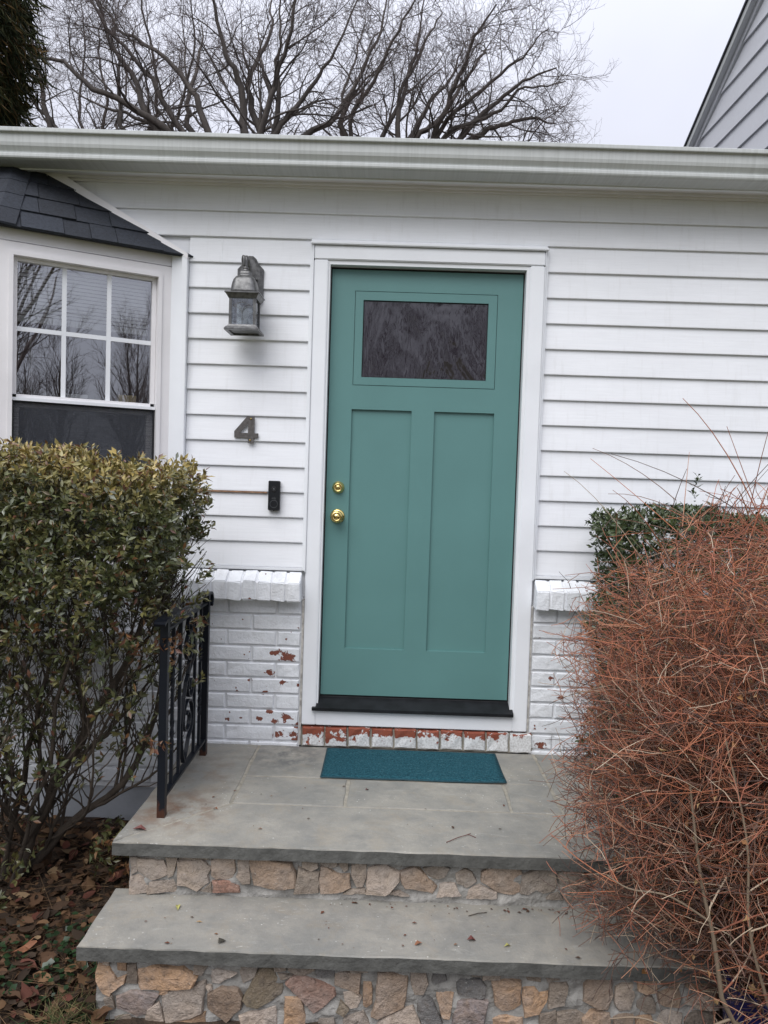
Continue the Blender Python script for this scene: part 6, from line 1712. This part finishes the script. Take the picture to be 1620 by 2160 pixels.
def fallen(loc, L, wid, curl, mat, rz, label, rx_=0.0):
    me = leaf_obj_mesh('fallen_leaf', mat, wid, curl)
    o = bpy.data.objects.new('fallen_leaf', me); put(o, None, loc); o.scale = (L, L, L); o.rotation_euler = (rx_, 0, rz)
    tag(o, label, 'leaf', 'single leaves lying on the steps')
fallen((-0.365, -1.13, T2+0.004), 0.05, 0.9, 1.5, MAT['yellowleaf'], R_(105), 'pale yellow green leaf on the left of the lower step')
fallen((-0.19, -1.305, T2+0.005), 0.035, 2.0, 2.0, MAT['darkleaf'], R_(60), 'round blackish leaf near the front edge of the lower step')
fallen((0.60, -1.24, T2+0.005), 0.036, 1.6, 3.0, MAT['redleaf'], R_(15), 'curled red brown leaf in the middle of the lower step')
fallen((0.455, -1.262, T2+0.004), 0.03, 1.5, 2.5, MAT['rustleaf'], R_(200), 'small rust leaf scrap left of the curled red leaf on the lower step')
fallen((0.715, -1.268, T2+0.004), 0.032, 0.9, 2.5, MAT['yellowleaf'], R_(30), 'thin straw yellow curl on the right of the lower step')
fallen((-0.29, -1.19, T2+0.003), 0.025, 0.8, 1.2, MAT['tanleaf'], R_(5), 'tiny tan sliver of leaf on the left of the lower step')
fallen((-0.575, -0.975, LZ_+0.005), 0.058, 1.2, 2.2, MAT['redleaf'], R_(10), 'dark red leaf on the front left corner of the landing')
fallen((0.245, -0.56, LZ_+0.004), 0.02, 1.6, 3.0, MAT['redleaf'], R_(50), 'small dark leaf on the landing just in front of the mat')
fallen((-0.31, -0.79, LZ_+0.004), 0.03, 1.0, 2.0, MAT['rustleaf'], R_(140), 'rust leaf scrap at the mitred joint of the landing')
fallen((-0.555, -0.745, LZ_+0.003), 0.03, 0.5, 0.8, MAT['yellowleaf'], R_(3), 'thin yellow blade left of the railing post on the landing')
g = G(); g.tube([(0.545, -0.99, LZ_+0.003), (0.59, -0.955, LZ_+0.006), (0.63, -0.925, LZ_+0.004), (0.655, -0.945, LZ_+0.003)], 0.0013, 5)
g.tube([(0.615, -0.937, LZ_+0.005), (0.64, -0.915, LZ_+0.004)], 0.001, 5)
tag(obj('fallen_twig', g.mesh('fallen_twig'), MAT['redleaf']), 'thin forked red twig lying on the landing near its front edge', 'twig')
g = G(); g.tube([(0.62, -1.10, T2+0.003), (0.655, -1.085, T2+0.005), (0.685, -1.075, T2+0.003)], 0.0014, 5)
tag(obj('fallen_twig', g.mesh('fallen_twig'), MAT['stem']), 'short dark twig on the right half of the lower step', 'twig')
# crumbs gathered at the back of the lower tread and over the slabs
rng = np.random.default_rng(101)
n = 110
x = -0.5+1.75*rng.random(n); bk = rng.random(n) < 0.6
y = np.where(bk, -1.045-0.03*rng.random(n)**2, -1.32+0.27*rng.random(n)); z = np.full(n, T2+0.0035); x = np.where(bk, 0.1+1.1*rng.random(n)**0.8, x)
n2_ = 30; x = np.append(x, -0.55+1.6*rng.random(n2_)); y = np.append(y, -1.03+0.55*rng.random(n2_)); z = np.append(z, np.full(n2_, LZ_+0.0035)); n += n2_
B = np.stack([x, y, z], 1); D = np.stack([rng.normal(size=n), rng.normal(size=n), 0.15*rng.random(n)], 1)
c = np.array([(0.13, 0.05, 0.03), (0.08, 0.045, 0.03), (0.20, 0.10, 0.05), (0.62, 0.62, 0.58)])[rng.choice(4, n, p=[.38, .26, .12, .24])]
L = np.where(c[:, 0] > 0.5, 0.003+0.006*rng.random(n), 0.005+0.016*rng.random(n)**2)
V, F = leaf_cloud(B, D, np.tile([0.1, 0.1, 1.0], (n, 1)), L, 0.28, 0.1); me = mesh_np('debris', V, F); set_col(me, np.repeat(c, 5, 0))
tag(obj('debris', me, MAT['litter']), 'crumbs of leaf and white paint flecks scattered over the step slabs', 'debris', kind='stuff')
# big rust coloured leaves in the bed
bm_ = [lobed('fallen_leaf', 0.05, 5, MAT['rustleaf'], 0.18, s) for s in (1, 2, 3)]
for i, (x, y, s, lab) in enumerate(((-0.98, -1.30, 1.15, 'large rust brown lobed leaf in the bed left of the lower step'), (-0.92, -1.42, 1.0, 'curled brown lobed leaf at the bottom left of the bed'), (-0.80, -1.50, 0.9, 'brown lobed leaf close to the grass tuft'), (-0.93, -1.03, 0.8, 'brown lobed leaf deeper in the bed near the green weeds'))):
    o = bpy.data.objects.new('fallen_leaf', bm_[i % 3]); put(o, None, (x, y, float(gz(x, y))+0.045)); o.scale = (s, s, s); o.rotation_euler = (0.25, 0.15*i-.2, i*1.3)
    tag(o, lab, 'leaf', 'large brown leaves in the bed')
for o in bpy.data.objects:
    if o.type == 'MESH' and o.data.materials and any(m_ is None for m_ in o.data.materials): print('no mat', o.name)
print('objects', len(bpy.data.objects), 'tris', sum(len(o.data.loops)-2*len(o.data.polygons) for o in bpy.data.objects if o.type == 'MESH'))
